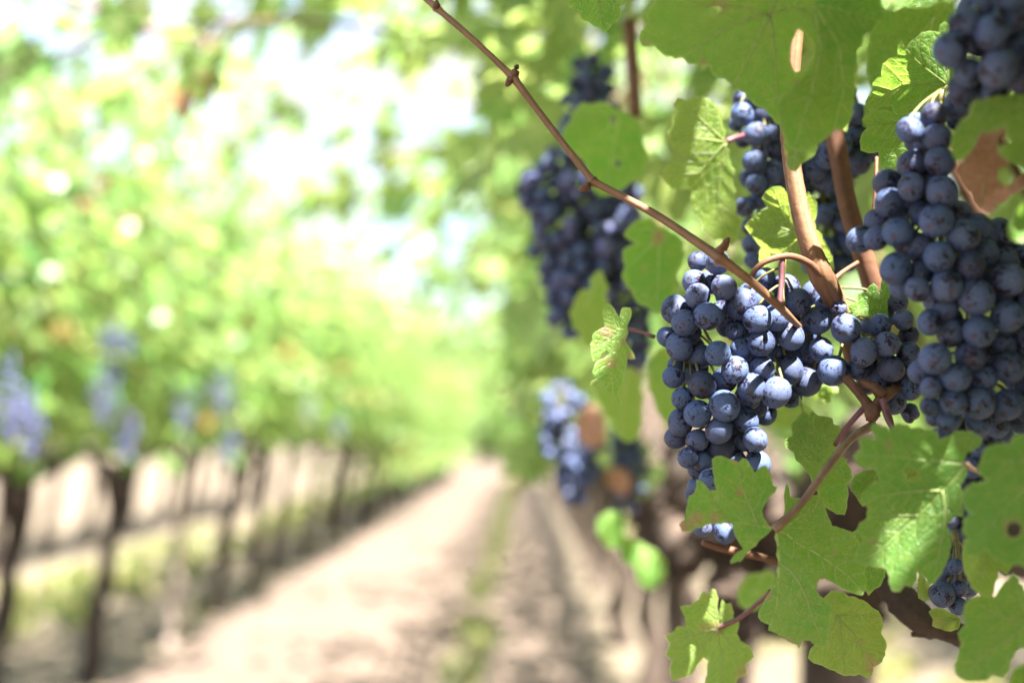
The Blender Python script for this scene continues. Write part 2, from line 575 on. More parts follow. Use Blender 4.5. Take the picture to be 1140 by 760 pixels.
def vine_leaf(label, outline, junction, veins, d, slope=(0, 0), cup=.0, wave=.0038, yellow=.25, stains=(), holes=(), grid=3.2,
              petiole=None, pet_r=.0011, pet_mat=None, side=1.0, sec=True, roll=0.0, group=None, dry=0.0, tooth=2.2, shape=None):
    """thing > blade (traced outline, veins, holes, a curved surface), petiole"""
    r = np.random.default_rng(int(abs(outline[0][0] * 7 + outline[0][1] * 3 + len(outline))))
    O = np.array(outline, float); C = O.mean(0)
    J = np.array(junction, float)
    ring = rounded(O, step=max(4.0, grid * 1.2), tooth=tooth, r=r)
    size = np.ptp(O, axis=0).max()
    # vein lines
    main, secl = [], []
    for vn in veins:
        pl = np.array([junction] + [tuple(p) for p in vn], float) if not (isinstance(vn, dict)) else np.array(vn['p'], float)
        main.append(pl)
        if sec:
            L = np.r_[0, np.cumsum(np.linalg.norm(np.diff(pl, axis=0), axis=1))]
            pos = np.arange(.2, .95, .15) * L[-1]
            for q, s0 in enumerate(pos):
                i = min(np.searchsorted(L, s0) - 1, len(pl) - 2); i = max(i, 0)
                t = (s0 - L[i]) / (L[i + 1] - L[i] + 1e-9)
                p = pl[i] + (pl[i + 1] - pl[i]) * t
                dr = (pl[i + 1] - pl[i]); dr /= np.linalg.norm(dr) + 1e-9
                for sgn in (-1, 1):
                    an = sgn * math.radians(48 + r.normal(0, 4)); c, s = math.cos(an), math.sin(an)
                    e = np.array([dr[0] * c - dr[1] * s, dr[0] * s + dr[1] * c])
                    ln = min(size * .24, (L[-1] - s0) * .75 + size * .05)
                    mid = p + e * ln * .55
                    an2 = an * .8; e2 = np.array([dr[0] * math.cos(an2) - dr[1] * math.sin(an2), dr[0] * math.sin(an2) + dr[1] * math.cos(an2)])
                    secl.append(np.array([p, mid, mid + e2 * ln * .45]))
    pts, val, prot = [], [], []

    def lay(pl, w, peak):
        L = np.r_[0, np.cumsum(np.linalg.norm(np.diff(pl, axis=0), axis=1))]
        nn = max(2, int(L[-1] / max(2.6, grid * .8)))
        for s0 in np.linspace(0, L[-1], nn):
            i = max(0, min(np.searchsorted(L, s0) - 1, len(pl) - 2))
            t = (s0 - L[i]) / (L[i + 1] - L[i] + 1e-9)
            p = pl[i] + (pl[i + 1] - pl[i]) * t
            dr = pl[i + 1] - pl[i]; dr = dr / (np.linalg.norm(dr) + 1e-9); nm = np.array([-dr[1], dr[0]])
            ww = w * (1 - .55 * s0 / (L[-1] + 1e-9))
            pts.extend([p, p + nm * ww, p - nm * ww]); val.extend([peak * (1 - .35 * s0 / L[-1]), 0, 0])
    fine = grid < 5
    for pl in main: lay(pl, max(1.6, size * .014), 1.0)
    if fine:
        for pl in secl: lay(pl, 1.15, .8)
    pts = np.array(pts); val = np.array(val)
    # grid
    mn, mx = O.min(0) - 2, O.max(0) + 2
    gx, gy = np.meshgrid(np.arange(mn[0], mx[0], grid), np.arange(mn[1], mx[1], grid))
    gx = gx + (np.arange(gx.shape[0]) % 2)[:, None] * grid * .5
    G = np.stack([gx.ravel(), gy.ravel()], 1) + r.normal(0, grid * .12, (gx.size, 2))
    dist_edge = lambda Q: np.min([seg_dist(Q, ring[i], ring[(i + 1) % len(ring)]) for i in range(len(ring))], axis=0)
    def keep(Q, m):
        ok = in_poly(Q, ring)
        de = np.full(len(Q), 0.0); de[ok] = dist_edge(Q[ok])
        ok &= de > m
        for h in hol: ok &= ~in_poly(Q, h) & (np.min([seg_dist(Q, h[i], h[(i + 1) % len(h)]) for i in range(len(h))], axis=0) > m * .8)
        return ok
    hol = [rounded(np.array(h, float), step=max(3.0, grid), r=r) for h in holes]
    k1 = keep(pts, .6); pts, val = pts[k1], val[k1]
    G = G[keep(G, grid * .5)]
    if len(pts):
        dv = np.min(np.linalg.norm(G[:, None] - pts[None], axis=-1), axis=1) if len(G) * len(pts) < 4e7 else np.full(len(G), 9)
        G = G[dv > grid * .45]
    allp = [ring] + hol + [pts, G]
    edges, o = [], 0
    for loop in [ring] + hol:
        n = len(loop); edges += [(o + i, o + (i + 1) % n) for i in range(n)]; o += n
    allp = np.vstack(allp)
    vals = np.r_[np.full(o, .0), val, np.zeros(len(G))]
    vs, _, fs, ov, _, _ = delaunay_2d_cdt([Vector(p) for p in allp], edges, [], 0, 1e-4)
    V2 = np.array([tuple(v) for v in vs]); Fa = np.array([f for f in fs if len(f) == 3])
    vv = np.array([max((vals[i] for i in oi), default=0) for oi in ov])
    cen = V2[Fa].mean(1)
    ok = in_poly(cen, ring)
    for h in hol: ok &= ~in_poly(cen, h)
    Fa = Fa[ok]
    # relief: the blade puckers up between the veins, curls at the rim and waves
    dvm = np.min([seg_dist(V2, pl[i], pl[i + 1]) for pl in main for i in range(len(pl) - 1)], axis=0) if main else np.zeros(len(V2))
    ppm = F / d
    rel = (V2 - J) / size
    rr = np.linalg.norm(rel, axis=1)
    h = np.minimum(dvm, size * .12) / size * .075 * size / ppm * side
    ph = r.uniform(0, 6.28, 6)
    ang = np.arctan2(rel[:, 1], rel[:, 0])
    wv = np.sin(ang * 3 + ph[0]) * rr + .6 * np.sin(ang * 5 + ph[1]) * rr ** 1.5 + .5 * np.sin(V2[:, 0] / size * 7 + ph[2]) * np.sin(V2[:, 1] / size * 6 + ph[3])
    D = d + (V2[:, 0] - C[0]) / ppm * slope[0] + (V2[:, 1] - C[1]) / ppm * slope[1] + cup * (rr ** 2) * size / ppm + wave * wv - h
    if fine:
        if secl:
            dsec = np.min([seg_dist(V2, pl[i], pl[i + 1]) for pl in secl for i in range(2)], axis=0)
            D -= np.minimum(dsec, 5) / ppm * .18 * side
    if shape is not None: D = D + shape(V2)
    P3 = Wn(V2[:, 0], V2[:, 1], D)
    st = np.full(len(V2), float(dry))
    for (sx, sy, sr, sv) in stains:
        dd = np.linalg.norm(V2 - np.array([sx, sy]), axis=1) + r.normal(0, sr * .12, len(V2))
        st = np.maximum(st, sv * np.clip(1.3 - dd / sr, 0, 1))
    eg = np.zeros(len(V2)); 
    isr = np.array([any(i < o for i in oi) for oi in ov])
    vv = np.maximum(vv, isr * .45)
    yel = np.clip(yellow + .12 * np.sin(V2[:, 0] / size * 5 + ph[4]) * np.sin(V2[:, 1] / size * 4 + ph[5]), 0, 1)
    base = W(J[0], J[1], d)
    root = empty('vine_leaf', base, label, 'leaf', group)
    # faces towards the camera
    me = mesh_np('blade', P3 - np.array(base), Fa[:, ::-1], LEAF, attrs={'leafdata': np.stack([vv, st, yel], 1)}, uv=V2 / size * 3.2 * size / 140)
    bl = obj('blade', me, root)
    if fine and grid < 3.5:
        bt = P3 - np.array(base)
        for pl in main:                                # raised ribs
            q = []
            for t in np.linspace(0, 1, max(4, int(np.linalg.norm(pl[-1] - pl[0]) / 6))):
                Lp = np.r_[0, np.cumsum(np.linalg.norm(np.diff(pl, axis=0), axis=1))]; s0 = t * Lp[-1] * .93
                i = max(0, min(np.searchsorted(Lp, s0) - 1, len(pl) - 2)); f = (s0 - Lp[i]) / (Lp[i + 1] - Lp[i] + 1e-9)
                p2_ = pl[i] + (pl[i + 1] - pl[i]) * f
                if not in_poly(p2_[None], ring)[0] or any(in_poly(p2_[None], h)[0] for h in hol): break
                q.append(bt[int(np.argmin(np.linalg.norm(V2 - p2_, axis=1)))])
            if len(q) < 3: continue
            q = np.array(q); w0 = max(.00030, size * .0048 / ppm)
            Vt, Qt, Tt = tube_geo(q, np.linspace(w0, w0 * .35, len(q)), 6)
            A_ = np.zeros((len(Vt), 3)); A_[:, 0] = 1.0; A_[:, 2] = .5
            obj('vein', mesh_np('vein', Vt, [Qt, Tt], FOL, attrs={'leafdata': A_}), bl)
    if petiole:
        pp = [W(*p) for p in petiole]
        P, R = smooth_path(pp, [pet_r * (1.25 if i in (0, len(pp) - 1) else 1) for i in range(len(pp))], .003)
        V, Q, T = tube_geo(P - np.array(base), R, 8)
        obj('petiole', mesh_np('petiole', V, [Q, T], pet_mat or PETIOLE), root)
    return root


# ------------------------------------------------------------------ massed foliage
def leaf_template(n_lobe_pts=5, teeth=True):
    """palmate vine leaf in the xy plane, stalk at the origin, tip along +y, about 1 long"""
    key = [(0.0, .95), (.28, .72), (.42, .48), (.62, .62), (.90, .86), (1.15, .70), (1.42, .50), (1.70, .62), (2.0, .68), (2.4, .52), (2.75, .36), (3.0, .12)]
    a = np.array([k[0] for k in key]); q = np.array([k[1] for k in key])
    if teeth:
        aa = np.linspace(0, 3.0, 34); qq = np.interp(aa, a, q)
        qq = qq * (1 + .09 * (np.arange(len(aa)) % 2 - .5))
    else:
        aa, qq = a, q
    ang = np.r_[aa, -aa[::-1][:-1]] if aa[0] == 0 else aa
    ang = np.concatenate([aa, -aa[1:][::-1]]); q = np.concatenate([qq, qq[1:][::-1]])
    x = np.sin(ang) * q; y = np.cos(ang) * q
    ringp = np.stack([x, y], 1)
    n = len(ringp)
    inner = ringp * .5
    V2 = np.vstack([[0, 0], inner, ringp])
    z = .10 * np.abs(V2[:, 0]) - .22 * (V2[:, 0] ** 2 + V2[:, 1] ** 2) * .6
    ve = np.zeros(len(V2))
    for t in (0, .9, -.9, 2.0, -2.0):
        d = np.array([math.sin(t), math.cos(t)])
        s = V2 @ d; ds = np.abs(V2 @ np.array([d[1], -d[0]]))
        near = (s > -.02) & (ds < .03)
        ve[near] = .8
        z += np.where(s > 0, np.minimum(ds, .12) * .12, 0)
    V = np.c_[V2, z]
    Fa = []
    for i in range(n):
        j = (i + 1) % n
        if i == len(aa) - 1: continue                 # the open notch at the stalk
        Fa.append((0, 1 + j, 1 + i))
        Fa.append((1 + i, 1 + j, 1 + n + j)); Fa.append((1 + i, 1 + n + j, 1 + n + i))
    return V, np.array(Fa), ve


def simple_leaf():
    V = np.array([(0, 0, 0), (.5, -.28, -.1), (.72, .2, -.12), (.45, .45, 0), (.3, .75, -.1), (0, .95, -.22), (-.3, .75, -.1), (-.45, .45, 0), (-.72, .2, -.12), (-.5, -.28, -.1), (0, .35, .05)], float)
    Fa = np.array([(10, i, i + 1) for i in range(0, 9)] + [(10, 9, 0)])
    return V, Fa, np.zeros(len(V))


T_NEAR = leaf_template(); T_FAR = simple_leaf()


def leaf_frames(n, r, outward, droop=.75):
    """random blade frames: face up and outwards, tip hanging"""
    nrm = np.array([0, 0, .75]) + outward * .75 + r.normal(0, .45, (n, 3))
    nrm /= np.linalg.norm(nrm, axis=1)[:, None]
    tip = np.array([0, 0, -droop]) + outward * .35 + r.normal(0, .5, (n, 3))
    tip -= nrm * np.sum(tip * nrm, 1)[:, None]; tip /= np.linalg.norm(tip, axis=1)[:, None]
    return np.cross(tip, nrm), tip, nrm


def foliage_mesh(P, S, outward, seed, tmpl=T_FAR, yel=(.25, .22), stain_share=.02, reject=None):
    r = np.random.default_rng(seed)
    V0, F0, ve = tmpl
    X, Y, Z = leaf_frames(len(P), r, outward)
    V = P[:, None] + S[:, None, None] * (V0[None, :, 0, None] * X[:, None] + V0[None, :, 1, None] * Y[:, None] + V0[None, :, 2, None] * Z[:, None] * r.uniform(.3, 2.0, (len(P), 1, 1)))
    if reject is not None:
        k = ~reject(V); V = V[k]
    n = len(V)
    if n == 0: return None
    Fa = (F0[None] + (np.arange(n) * len(V0))[:, None, None]).reshape(-1, 3)
    y = np.clip(r.normal(yel[0], yel[1], n), 0, 1)
    st = (r.uniform(size=n) < stain_share).astype(float) * r.uniform(.5, 1, n)
    A = np.stack([np.tile(ve, n), np.repeat(st, len(V0)), np.repeat(y, len(V0))], 1)
    return mesh_np('foliage', V.reshape(-1, 3), Fa, FOL, attrs={'leafdata': A})


def trunk_geo(height, r0, lean, seed, arms=((0, .5, .1), (0, -.5, .1)), gnarl=.02, arm_r=.6):
    """trunk, and its cordon arms as separate geometry"""
    r = np.random.default_rng(seed)
    n = 7
    pts = [np.array([lean[0] * t * height + r.normal(0, gnarl) * (t > 0), lean[1] * t * height + r.normal(0, gnarl) * (t > 0), height * t - .03 * (t == 0)]) for t in np.linspace(0, 1, n)]
    rad = [r0 * (1.5 if i == 0 else 1.0 + .25 * (i == n - 1)) * r.uniform(.85, 1.15) for i in range(n)]
    P, R = smooth_path(pts, rad, .025)
    tr = tube_geo(P, R, 22, ridge=.10, seed=seed, lumps=.25, lump_len=.12)
    top = pts[-1]
    ar = []
    for k, (dx, dy, dz) in enumerate(arms):
        q = [top + np.array([dx, dy, dz]) * t + r.normal(0, gnarl * .9, 3) * (t > 0) for t in np.linspace(0, 1, 6)]
        P, R = smooth_path(q, [r0 * arm_r * (1.25 - .6 * t) * r.uniform(.8, 1.25) for t in np.linspace(0, 1, 6)], .02)
        ar.append(tube_geo(P, R, 18, ridge=.10, seed=seed + k + 1, lumps=.4, lump_len=.08))
    return tr, ar, top
# ================================================================== light and sky
w = bpy.data.worlds.new("World"); scene.world = w; w.use_nodes = True
nt = w.node_tree
sky = nt.nodes.new('ShaderNodeTexSky'); sky.sky_type = 'NISHITA'; sky.sun_disc = False
sky.sun_elevation = math.asin(SUN.z); sky.sun_rotation = math.atan2(SUN.x, SUN.y)
sky.air_density = 1.0; sky.dust_density = 3.0; sky.ozone_density = 1.0
bg = nt.nodes['Background']; bg.inputs['Strength'].default_value = SKY_STRENGTH
tc = nt.nodes.new('ShaderNodeTexCoord'); mp = nt.nodes.new('ShaderNodeMapping'); mp.inputs['Scale'].default_value = (1, 1, 2.6)
nz = nt.nodes.new('ShaderNodeTexNoise'); nz.inputs['Scale'].default_value = 2.6; nz.inputs['Detail'].default_value = 7; nz.inputs['Roughness'].default_value = .58
rp = nt.nodes.new('ShaderNodeValToRGB'); rp.color_ramp.elements[0].position = .40; rp.color_ramp.elements[1].position = .58
sx = nt.nodes.new('ShaderNodeSeparateXYZ'); mr = nt.nodes.new('ShaderNodeMapRange')
mr.inputs['From Min'].default_value = .62; mr.inputs['From Max'].default_value = .30
mu = nt.nodes.new('ShaderNodeMath'); mu.operation = 'MULTIPLY'
cm = nt.nodes.new('ShaderNodeMix'); cm.data_type = 'RGBA'; cm.inputs[7].default_value = (CLOUD, CLOUD * .985, CLOUD * .96, 1)
nt.links.new(tc.outputs['Generated'], mp.inputs[0]); nt.links.new(mp.outputs[0], nz.inputs['Vector']); nt.links.new(nz.outputs['Fac'], rp.inputs[0])
nt.links.new(tc.outputs['Generated'], sx.inputs[0]); nt.links.new(sx.outputs[2], mr.inputs['Value'])
nt.links.new(rp.outputs[0], mu.inputs[0]); nt.links.new(mr.outputs[0], mu.inputs[1]); nt.links.new(mu.outputs[0], cm.inputs[0])
nt.links.new(sky.outputs[0], cm.inputs[6]); nt.links.new(cm.outputs[2], bg.inputs['Color'])
sl = bpy.data.lights.new('sun', 'SUN'); sl.energy = SUN_STRENGTH; sl.angle = math.radians(.5); sl.color = (1.0, .94, .84)
so = bpy.data.objects.new('sun', sl); link(so); so.rotation_mode = 'QUATERNION'; so.rotation_quaternion = SUN.to_track_quat('Z', 'Y')
so.location = (2, -2, 6)
vs = scene.view_settings
vs.view_transform = 'Standard'; vs.look = 'None'; vs.gamma = 1; vs.use_curve_mapping = False
vs.exposure = EXPOSURE
scene.cycles.max_bounces = 8; scene.cycles.transmission_bounces = 6; scene.cycles.diffuse_bounces = 5
scene.cycles.caustics_reflective = False; scene.cycles.caustics_refractive = False
scene.cycles.use_denoising = True
scene.cycles.sample_clamp_indirect = 6

# ================================================================== the ground
def soil_material(name, c1, c2, c3, dark):
    k = NT(name)
    co = k.n('ShaderNodeTexCoord'); v = co.outputs['Object']
    mp = k.n('ShaderNodeMapping', {'Scale': (1, .8, 1)}); k.t.links.new(v, mp.inputs['Vector'])
    a = k.noise(mp.outputs[0], .9, 4); b = k.noise(v, 7, 6, .7); c = k.noise(v, 40, 4, .7)
    base = k.ramp(a, [(.3, c1), (.7, c2)])
    base = k.mix(k.ramp(b, [(.45, 0.0), (.75, .8)]), base, c3)
    base = k.mix(k.ramp(c, [(.2, .5), (.45, 0.0)]), base, dark)
    p = k.n('ShaderNodeBsdfPrincipled', {'Base Color': base, 'Roughness': .95, 'Specular IOR Level': .2})
    k.t.links.new(k.bump(k.math('ADD', b, k.math('MULTIPLY', c, .5)), .9, .03), p.inputs['Normal'])
    return k.done(p.outputs[0])


GROUND = soil_material('vineyard soil', (.112, .088, .066), (.145, .117, .092), (.11, .105, .058), (.065, .046, .036))
PATH = soil_material('tilled path soil', (.104, .079, .064), (.126, .097, .080), (.084, .062, .051), (.046, .033, .027))
me = mesh_np('ground', [(-700, -60, 0), (700, -60, 0), (700, 1400, 0), (-700, 1400, 0)], np.array([(0, 1, 2, 3)]), GROUND)
tag(obj('ground', me), kind='structure')
# the alley between the two rows: harrowed soil with clods and ridges running across it
xs = np.arange(-1.78, .34, .045); ys = np.r_[np.arange(1.0, 16, .05), np.arange(16, 60, .4)]
gx, gy = np.meshgrid(xs, ys)
h = .026 * np.sin(gy * 9.5 + 2.2 * np.sin(gx * 2.1 + gy * .4) + rng.normal(0, .25, gy.shape)) + rng.normal(0, .010, gx.shape)
edge = np.clip(np.minimum(gx + 1.78, .30 - gx) / .2, 0, 1)
V = np.stack([gx + .05 * np.sin(gy * 3) * 0, gy, .006 + edge * (.032 + h)], -1).reshape(-1, 3)
nx = len(xs); i = np.arange(len(ys) - 1)[:, None] * nx; j = np.arange(nx - 1)[None]
Q = np.stack([i + j, i + j + 1, i + nx + j + 1, i + nx + j], -1).reshape(-1, 4)
tag(obj('path', mesh_np('path', V, Q, PATH)), kind='structure')

GRASS = leaf_material('grass blades', False, green=(.06, .12, .025), yellow=(.26, .24, .09), trans=(.14, .24, .04), trans_y=(.32, .30, .10), tmix=.35)


def grass_mass(name, n, xr, yr, hgt, seed, yel=(.4, .3), clump=.9, zed=0.0):
    r = np.random.default_rng(seed)
    m = max(4, int(n / 26))
    c = np.c_[r.uniform(*xr, m), yr[0] + (yr[1] - yr[0]) * r.uniform(size=m) ** 1.35]
    P = c[r.integers(m, size=n)] + r.normal(0, .05, (n, 2)) * (r.uniform(size=(n, 1)) < clump) * 1.0
    P[:, 0] = np.clip(P[:, 0], *xr)
    a = r.uniform(0, 6.28, n); hh = hgt * r.uniform(.4, 1.2, n); wd = hh * .10 + .004
    b = np.c_[np.cos(a), np.sin(a)]; t = r.normal(0, .5, (n, 2)) * hh[:, None]
    z0 = np.full((n, 1), zed)
    p0 = np.c_[P - b * wd[:, None], z0]; p1 = np.c_[P + b * wd[:, None], z0]
    p2 = np.c_[P + t * .4 + b * wd[:, None] * .6, zed + hh * .6]; p3 = np.c_[P + t * .4 - b * wd[:, None] * .6, zed + hh * .6]; p4 = np.c_[P + t, zed + hh]
    V = np.stack([p0, p1, p2, p3, p4], 1).reshape(-1, 3); o = np.arange(n)[:, None] * 5
    Qd = o + np.array([[0, 1, 2, 3]]); Tr = o + np.array([[3, 2, 4]])
    A = np.stack([np.zeros(n), np.zeros(n), np.clip(r.normal(*yel, n), 0, 1)], 1).repeat(5, 0)
    return tag(obj(name, mesh_np(name, V, [Qd, Tr], GRASS, attrs={'leafdata': A})), kind='stuff')


grass_mass('weeds', 4200, (-.35, -.19), (3.0, 42), .09, 1, (.5, .35), zed=.02)
grass_mass('grass', 5200, (-3.5, -2.5), (4.5, 30), .12, 2, (.5, .35))
grass_mass('dry_grass', 5000, (.75, 2.3), (3.5, 26), .09, 3, (.75, .25))
grass_mass('row_weeds', 600, (-2.2, -1.85), (5.5, 40), .08, 4, (.75, .3))
# far low hills closing the view
hx = np.linspace(-420, 420, 80)
hz = 15 + 5 * np.sin(hx * .013) + 3 * np.sin(hx * .041 + 1) + rng.normal(0, .5, 80)
hv = np.vstack([np.c_[hx, np.full(80, 300.), np.full(80, -1.)], np.c_[hx, np.full(80, 360.), hz], np.c_[hx, np.full(80, 520.), hz * .6]])
hq = np.array([(r_ * 80 + k_, r_ * 80 + k_ + 1, r_ * 80 + 80 + k_ + 1, r_ * 80 + 80 + k_) for r_ in range(2) for k_ in range(79)])
HILL = stem_material('wooded hill', (.05, .08, .03), (.11, .14, .06), .08, 1.0)
tag(obj('hills', mesh_np('hills', hv, hq, HILL)), kind='structure')

# ================================================================== vines of the rows further off
def row_vine_meshes(seed, length=1.25, n=620, half=.36, z0=1.10, ztop=2.55, face=1, over=0.0, tmpl=T_FAR, leafs=.072, core=.25):
    """crown of one trellised vine: dense fruit-zone wall, shoots thinning upwards"""
    r = np.random.default_rng(seed)
    ns = 27
    per = n // ns
    P = []
    for k in range(ns):                                # leafy shoots rising from the arm, with air between them
        y0 = r.uniform(-length / 2 - .05, length / 2 + .05); x0 = r.uniform(-half, half) * .75
        hgt = (ztop - z0) * r.uniform(.45, 1.0); lx = r.normal(0, .22); ly = r.normal(0, .22)
        t = r.beta(1.0, 1.25, per)
        P.append(np.c_[x0 + lx * t * 1.2 + np.sign(x0) * .15 * np.sin(t * 3), y0 + ly * t, z0 + hgt * t] + r.normal(0, .085, (per, 3)))
    P = [np.vstack(P)]
    # long shoots arching out
    for k in range(4):
        y0 = r.uniform(-length / 2, length / 2); zz = r.uniform(z0 + .7, ztop - .3); sx = r.choice([-1, 1]); reach = r.uniform(.2, .55) + over * (sx == -face) * 0
        tt = np.linspace(0, 1, 14)
        P.append(np.c_[sx * (half * .5 + reach * tt), y0 + r.normal(0, .25) * tt, zz + .55 * np.sin(tt * 2.2) - .25 * tt ** 2] + r.normal(0, .04, (14, 3)))
    P = np.vstack(P)
    S = leafs * r.uniform(.6, 1.25, len(P))
    out = np.c_[np.sign(P[:, 0]) * .8, r.normal(0, .3, len(P)), np.zeros(len(P))]
    return foliage_mesh(P, S, out, seed + 50, tmpl, yel=(.30, .26), stain_share=.03)


def low_skirt(seed, n=230):
    r = np.random.default_rng(seed)
    P = np.c_[r.normal(.12, .26, n), r.uniform(-.7, .7, n), .42 + .78 * r.beta(1.6, 1.2, n)]
    out = np.c_[np.sign(P[:, 0]) * .8, r.normal(0, .3, n), np.zeros(n)]
    return foliage_mesh(P, .072 * r.uniform(.6, 1.2, n), out, seed, T_FAR, yel=(.4, .25))


SKIRT = [low_skirt(880 + i, n_) for i, n_ in enumerate((90, 150, 200))]
ROWV = [row_vine_meshes(300 + i, n=[860, 960, 800, 900][i], ztop=[2.75, 2.95, 2.55, 2.8][i]) for i in range(4)]
TRK = []
for i in range(4):
    t_, a_, top_ = trunk_geo(.92, .041, (.13, rng.normal(0, .03)), 400 + i, arms=((.02, .55, .10), (.02, -.55, .10)), gnarl=.012, arm_r=.7)
    V, Fs = join_geo([t_]); mt = mesh_np('trunk', V, Fs, BARK_FAR)
    V, Fs = join_geo([a_[0]]); m1 = mesh_np('arm', V, Fs, BARK_FAR)
    V, Fs = join_geo([a_[1]]); m2 = mesh_np('arm', V, Fs, BARK_FAR)
    cg = []
    r_ = np.random.default_rng(60 + i)
    for k in range(7):
        yy = r_.uniform(-.55, .55); sx = r_.choice([-1, 1])
        P, R = smooth_path([(.12, yy, 1.0), (.12 + sx * .15, yy + .05, 1.5), (.12 + sx * .3, yy + r_.normal(0, .2), 2.1), (.12 + sx * r_.uniform(.3, .8), yy + r_.normal(0, .3), 2.4)], [.007, .006, .005, .003], .08)
        cg.append(tube_geo(P, R, 6))
    V, Fs = join_geo(cg); mc = mesh_np('canes', V, Fs, CANE)
    TRK.append((mt, m1, m2, mc))


def row_vine(x, y, v, label, group, trunk=True, skirt=None):
    o = empty('grape_vine', (x, y, 0), label, 'grape vine', group)
    mt, m1, m2, mc = TRK[v % 4]
    if trunk: obj('trunk', mt, o)
    obj('arm', m1, o); obj('arm', m2, o); obj('canes', mc, o)
    f = obj('foliage', ROWV[(v * 3 + 1) % 4], o, (.12, 0, 0))
    if skirt is not None: obj('low_foliage', SKIRT[skirt], o)
    if v % 2: f.rotation_euler = (0, 0, math.pi)
    return o


LEFT_NAMES = ['blurred dark vine trunk leaning at the left edge of the picture, under bright leaves',
              'vine with the thick dark trunk just left of the pale stake in the far row',
              'leafy vine growing around the pale stake in the row across the path',
              'vine with the dark upright trunk just right of the pale stake in the far row',
              'second vine beyond the pale stake, its slim trunk beside weedy ground']
row_vine(-1.9, 3.85, 2, 'leafy vine of the far row whose leaves fill the left edge, trunk out of view', 'vines of the left row')
for k in range(26):
    y = 5.05 + 1.2 * k
    lab = LEFT_NAMES[k] if k < 5 else 'small blurred vine in the left row where it runs away towards the vanishing point'
    row_vine(-1.9 + rng.normal(0, .03), y, k + int(rng.integers(0, 3)), lab, 'vines of the left row', trunk=(k != 2), skirt=None if k < 8 else min(2, (k - 8) // 2))
for k in range(12):
    row_vine(-4.2 + rng.normal(0, .04), 7.3 + 1.3 * k, k + 1, 'blurred vine of the row behind, glimpsed between the left row trunks', 'vines of the row behind the left row')
for k in range(8):
    row_vine(2.75 + rng.normal(0, .04), 3.5 + 1.3 * k, k + 2, 'blurred vine of the next row, glimpsed below the near cordon', 'vines of the row behind the right row')
# the pale stake in the left row
P, R = smooth_path([(-1.86, 7.45, -.1), (-1.80, 7.45, .6), (-1.74, 7.46, 1.5)], [.032, .03, .03], .05)
V, Q, T = tube_geo(P - np.array([-1.86, 7.45, 0]), R, 12, ridge=.05, seed=3)
tag(obj('vineyard_stake', mesh_np('vineyard_stake', V, [Q, T], STAKE), None, (-1.86, 7.45, 0)), 'pale weathered wooden stake between dark trunks in the left row', 'stake')
# bunches hanging in the left row
FARB = [far_cluster_mesh(500 + i, *[(.20, .075), (.16, .062), (.18, .07)][i]) for i in range(3)]
spots = [(14, 428, 'big blurred blue bunch at the left edge, beside the leaning trunk'),
         (36, 466, 'lower blurred bunch hugging the trunk nearest the left edge'),
         (128, 388, 'blurred bunch high over the second dark trunk of the left row'),
         (116, 436, 'blurred bunch between the first two trunks of the left row'),
         (140, 482, 'lowest blurred bunch, touching the top of the second dark trunk'),
         (206, 446, 'blurred bunch above the pale stake of the left row'),
         (248, 432, 'blurred bunch right of the pale stake, high in the leaves'),
         (254, 498, 'small dark bunch on the trunk right of the pale stake'),
         (345, 462, 'faint violet bunch in the leaves of the left row, beyond the trunks'),
         (378, 478, 'last faint violet bunch visible down the left row')]
spots = [(a, b, 1.2 * F / (585 - a), c) for a, b, c in spots]
for i, (px, py, d, lab) in enumerate(spots):
    p = W(px, py - 14, d)
    o = obj('grape_bunch', FARB[i % 3], None, p)
    o.rotation_euler = (0, 0, rng.uniform(0, 6)); s = rng.uniform(.6, .8)
    o.scale = (s, s, s)
    tag(o, lab, 'grape bunch', 'blurred bunches of the left row')

# ================================================================== the near right row
RX = .52
LIT = [(880, 377, .69, .013), (893, 337, .69, .012), (862, 356, .69, .013), (866, 372, .69, .020), (848, 402, .69, .016), (905, 356, .69, .016), (853, 312, .70, .011), (889, 262, .69, .010), (880, 412, .69, .008),
       (1013, 143, .60, .007), (985, 165, .64, .014), (1003, 62, .65, .012), (826, 120, .80, .009), (832, 262, .75, .012), (1012, 595, .61, .010),
       (592, 205, 1.08, .014), (650, 232, 1.08, .012), (600, 180, 1.08, .012), (640, 240, 1.1, .012), (790, 200, .78, .006), (1075, 485, .6, .008),
       (920, 440, .78, .014), (800, 520, 1.9, .05), (835, 600, 1.92, .04), (740, 560, 2.25, .05), (930, 520, 1.42, .035), (722, 490, 2.28, .05), (640, 440, 1.6, .03), (930, 500, 1.1, .02), (905, 560, 1.1, .015)]
LITP = [(np.array(W(a, b, c)), r_) for a, b, c, r_ in LIT]
# places in the picture where no stray leaf hangs in front: (x0, y0, x1, y1, nearer than)
KEEP = [(575, 70, 722, 385, 1.32), (600, 430, 730, 575, 1.85), (440, 0, 700, 60, .95), (660, 470, 970, 760, 1.9), (970, 640, 1140, 760, 1.9), (0, 0, 560, 760, 1.5)]


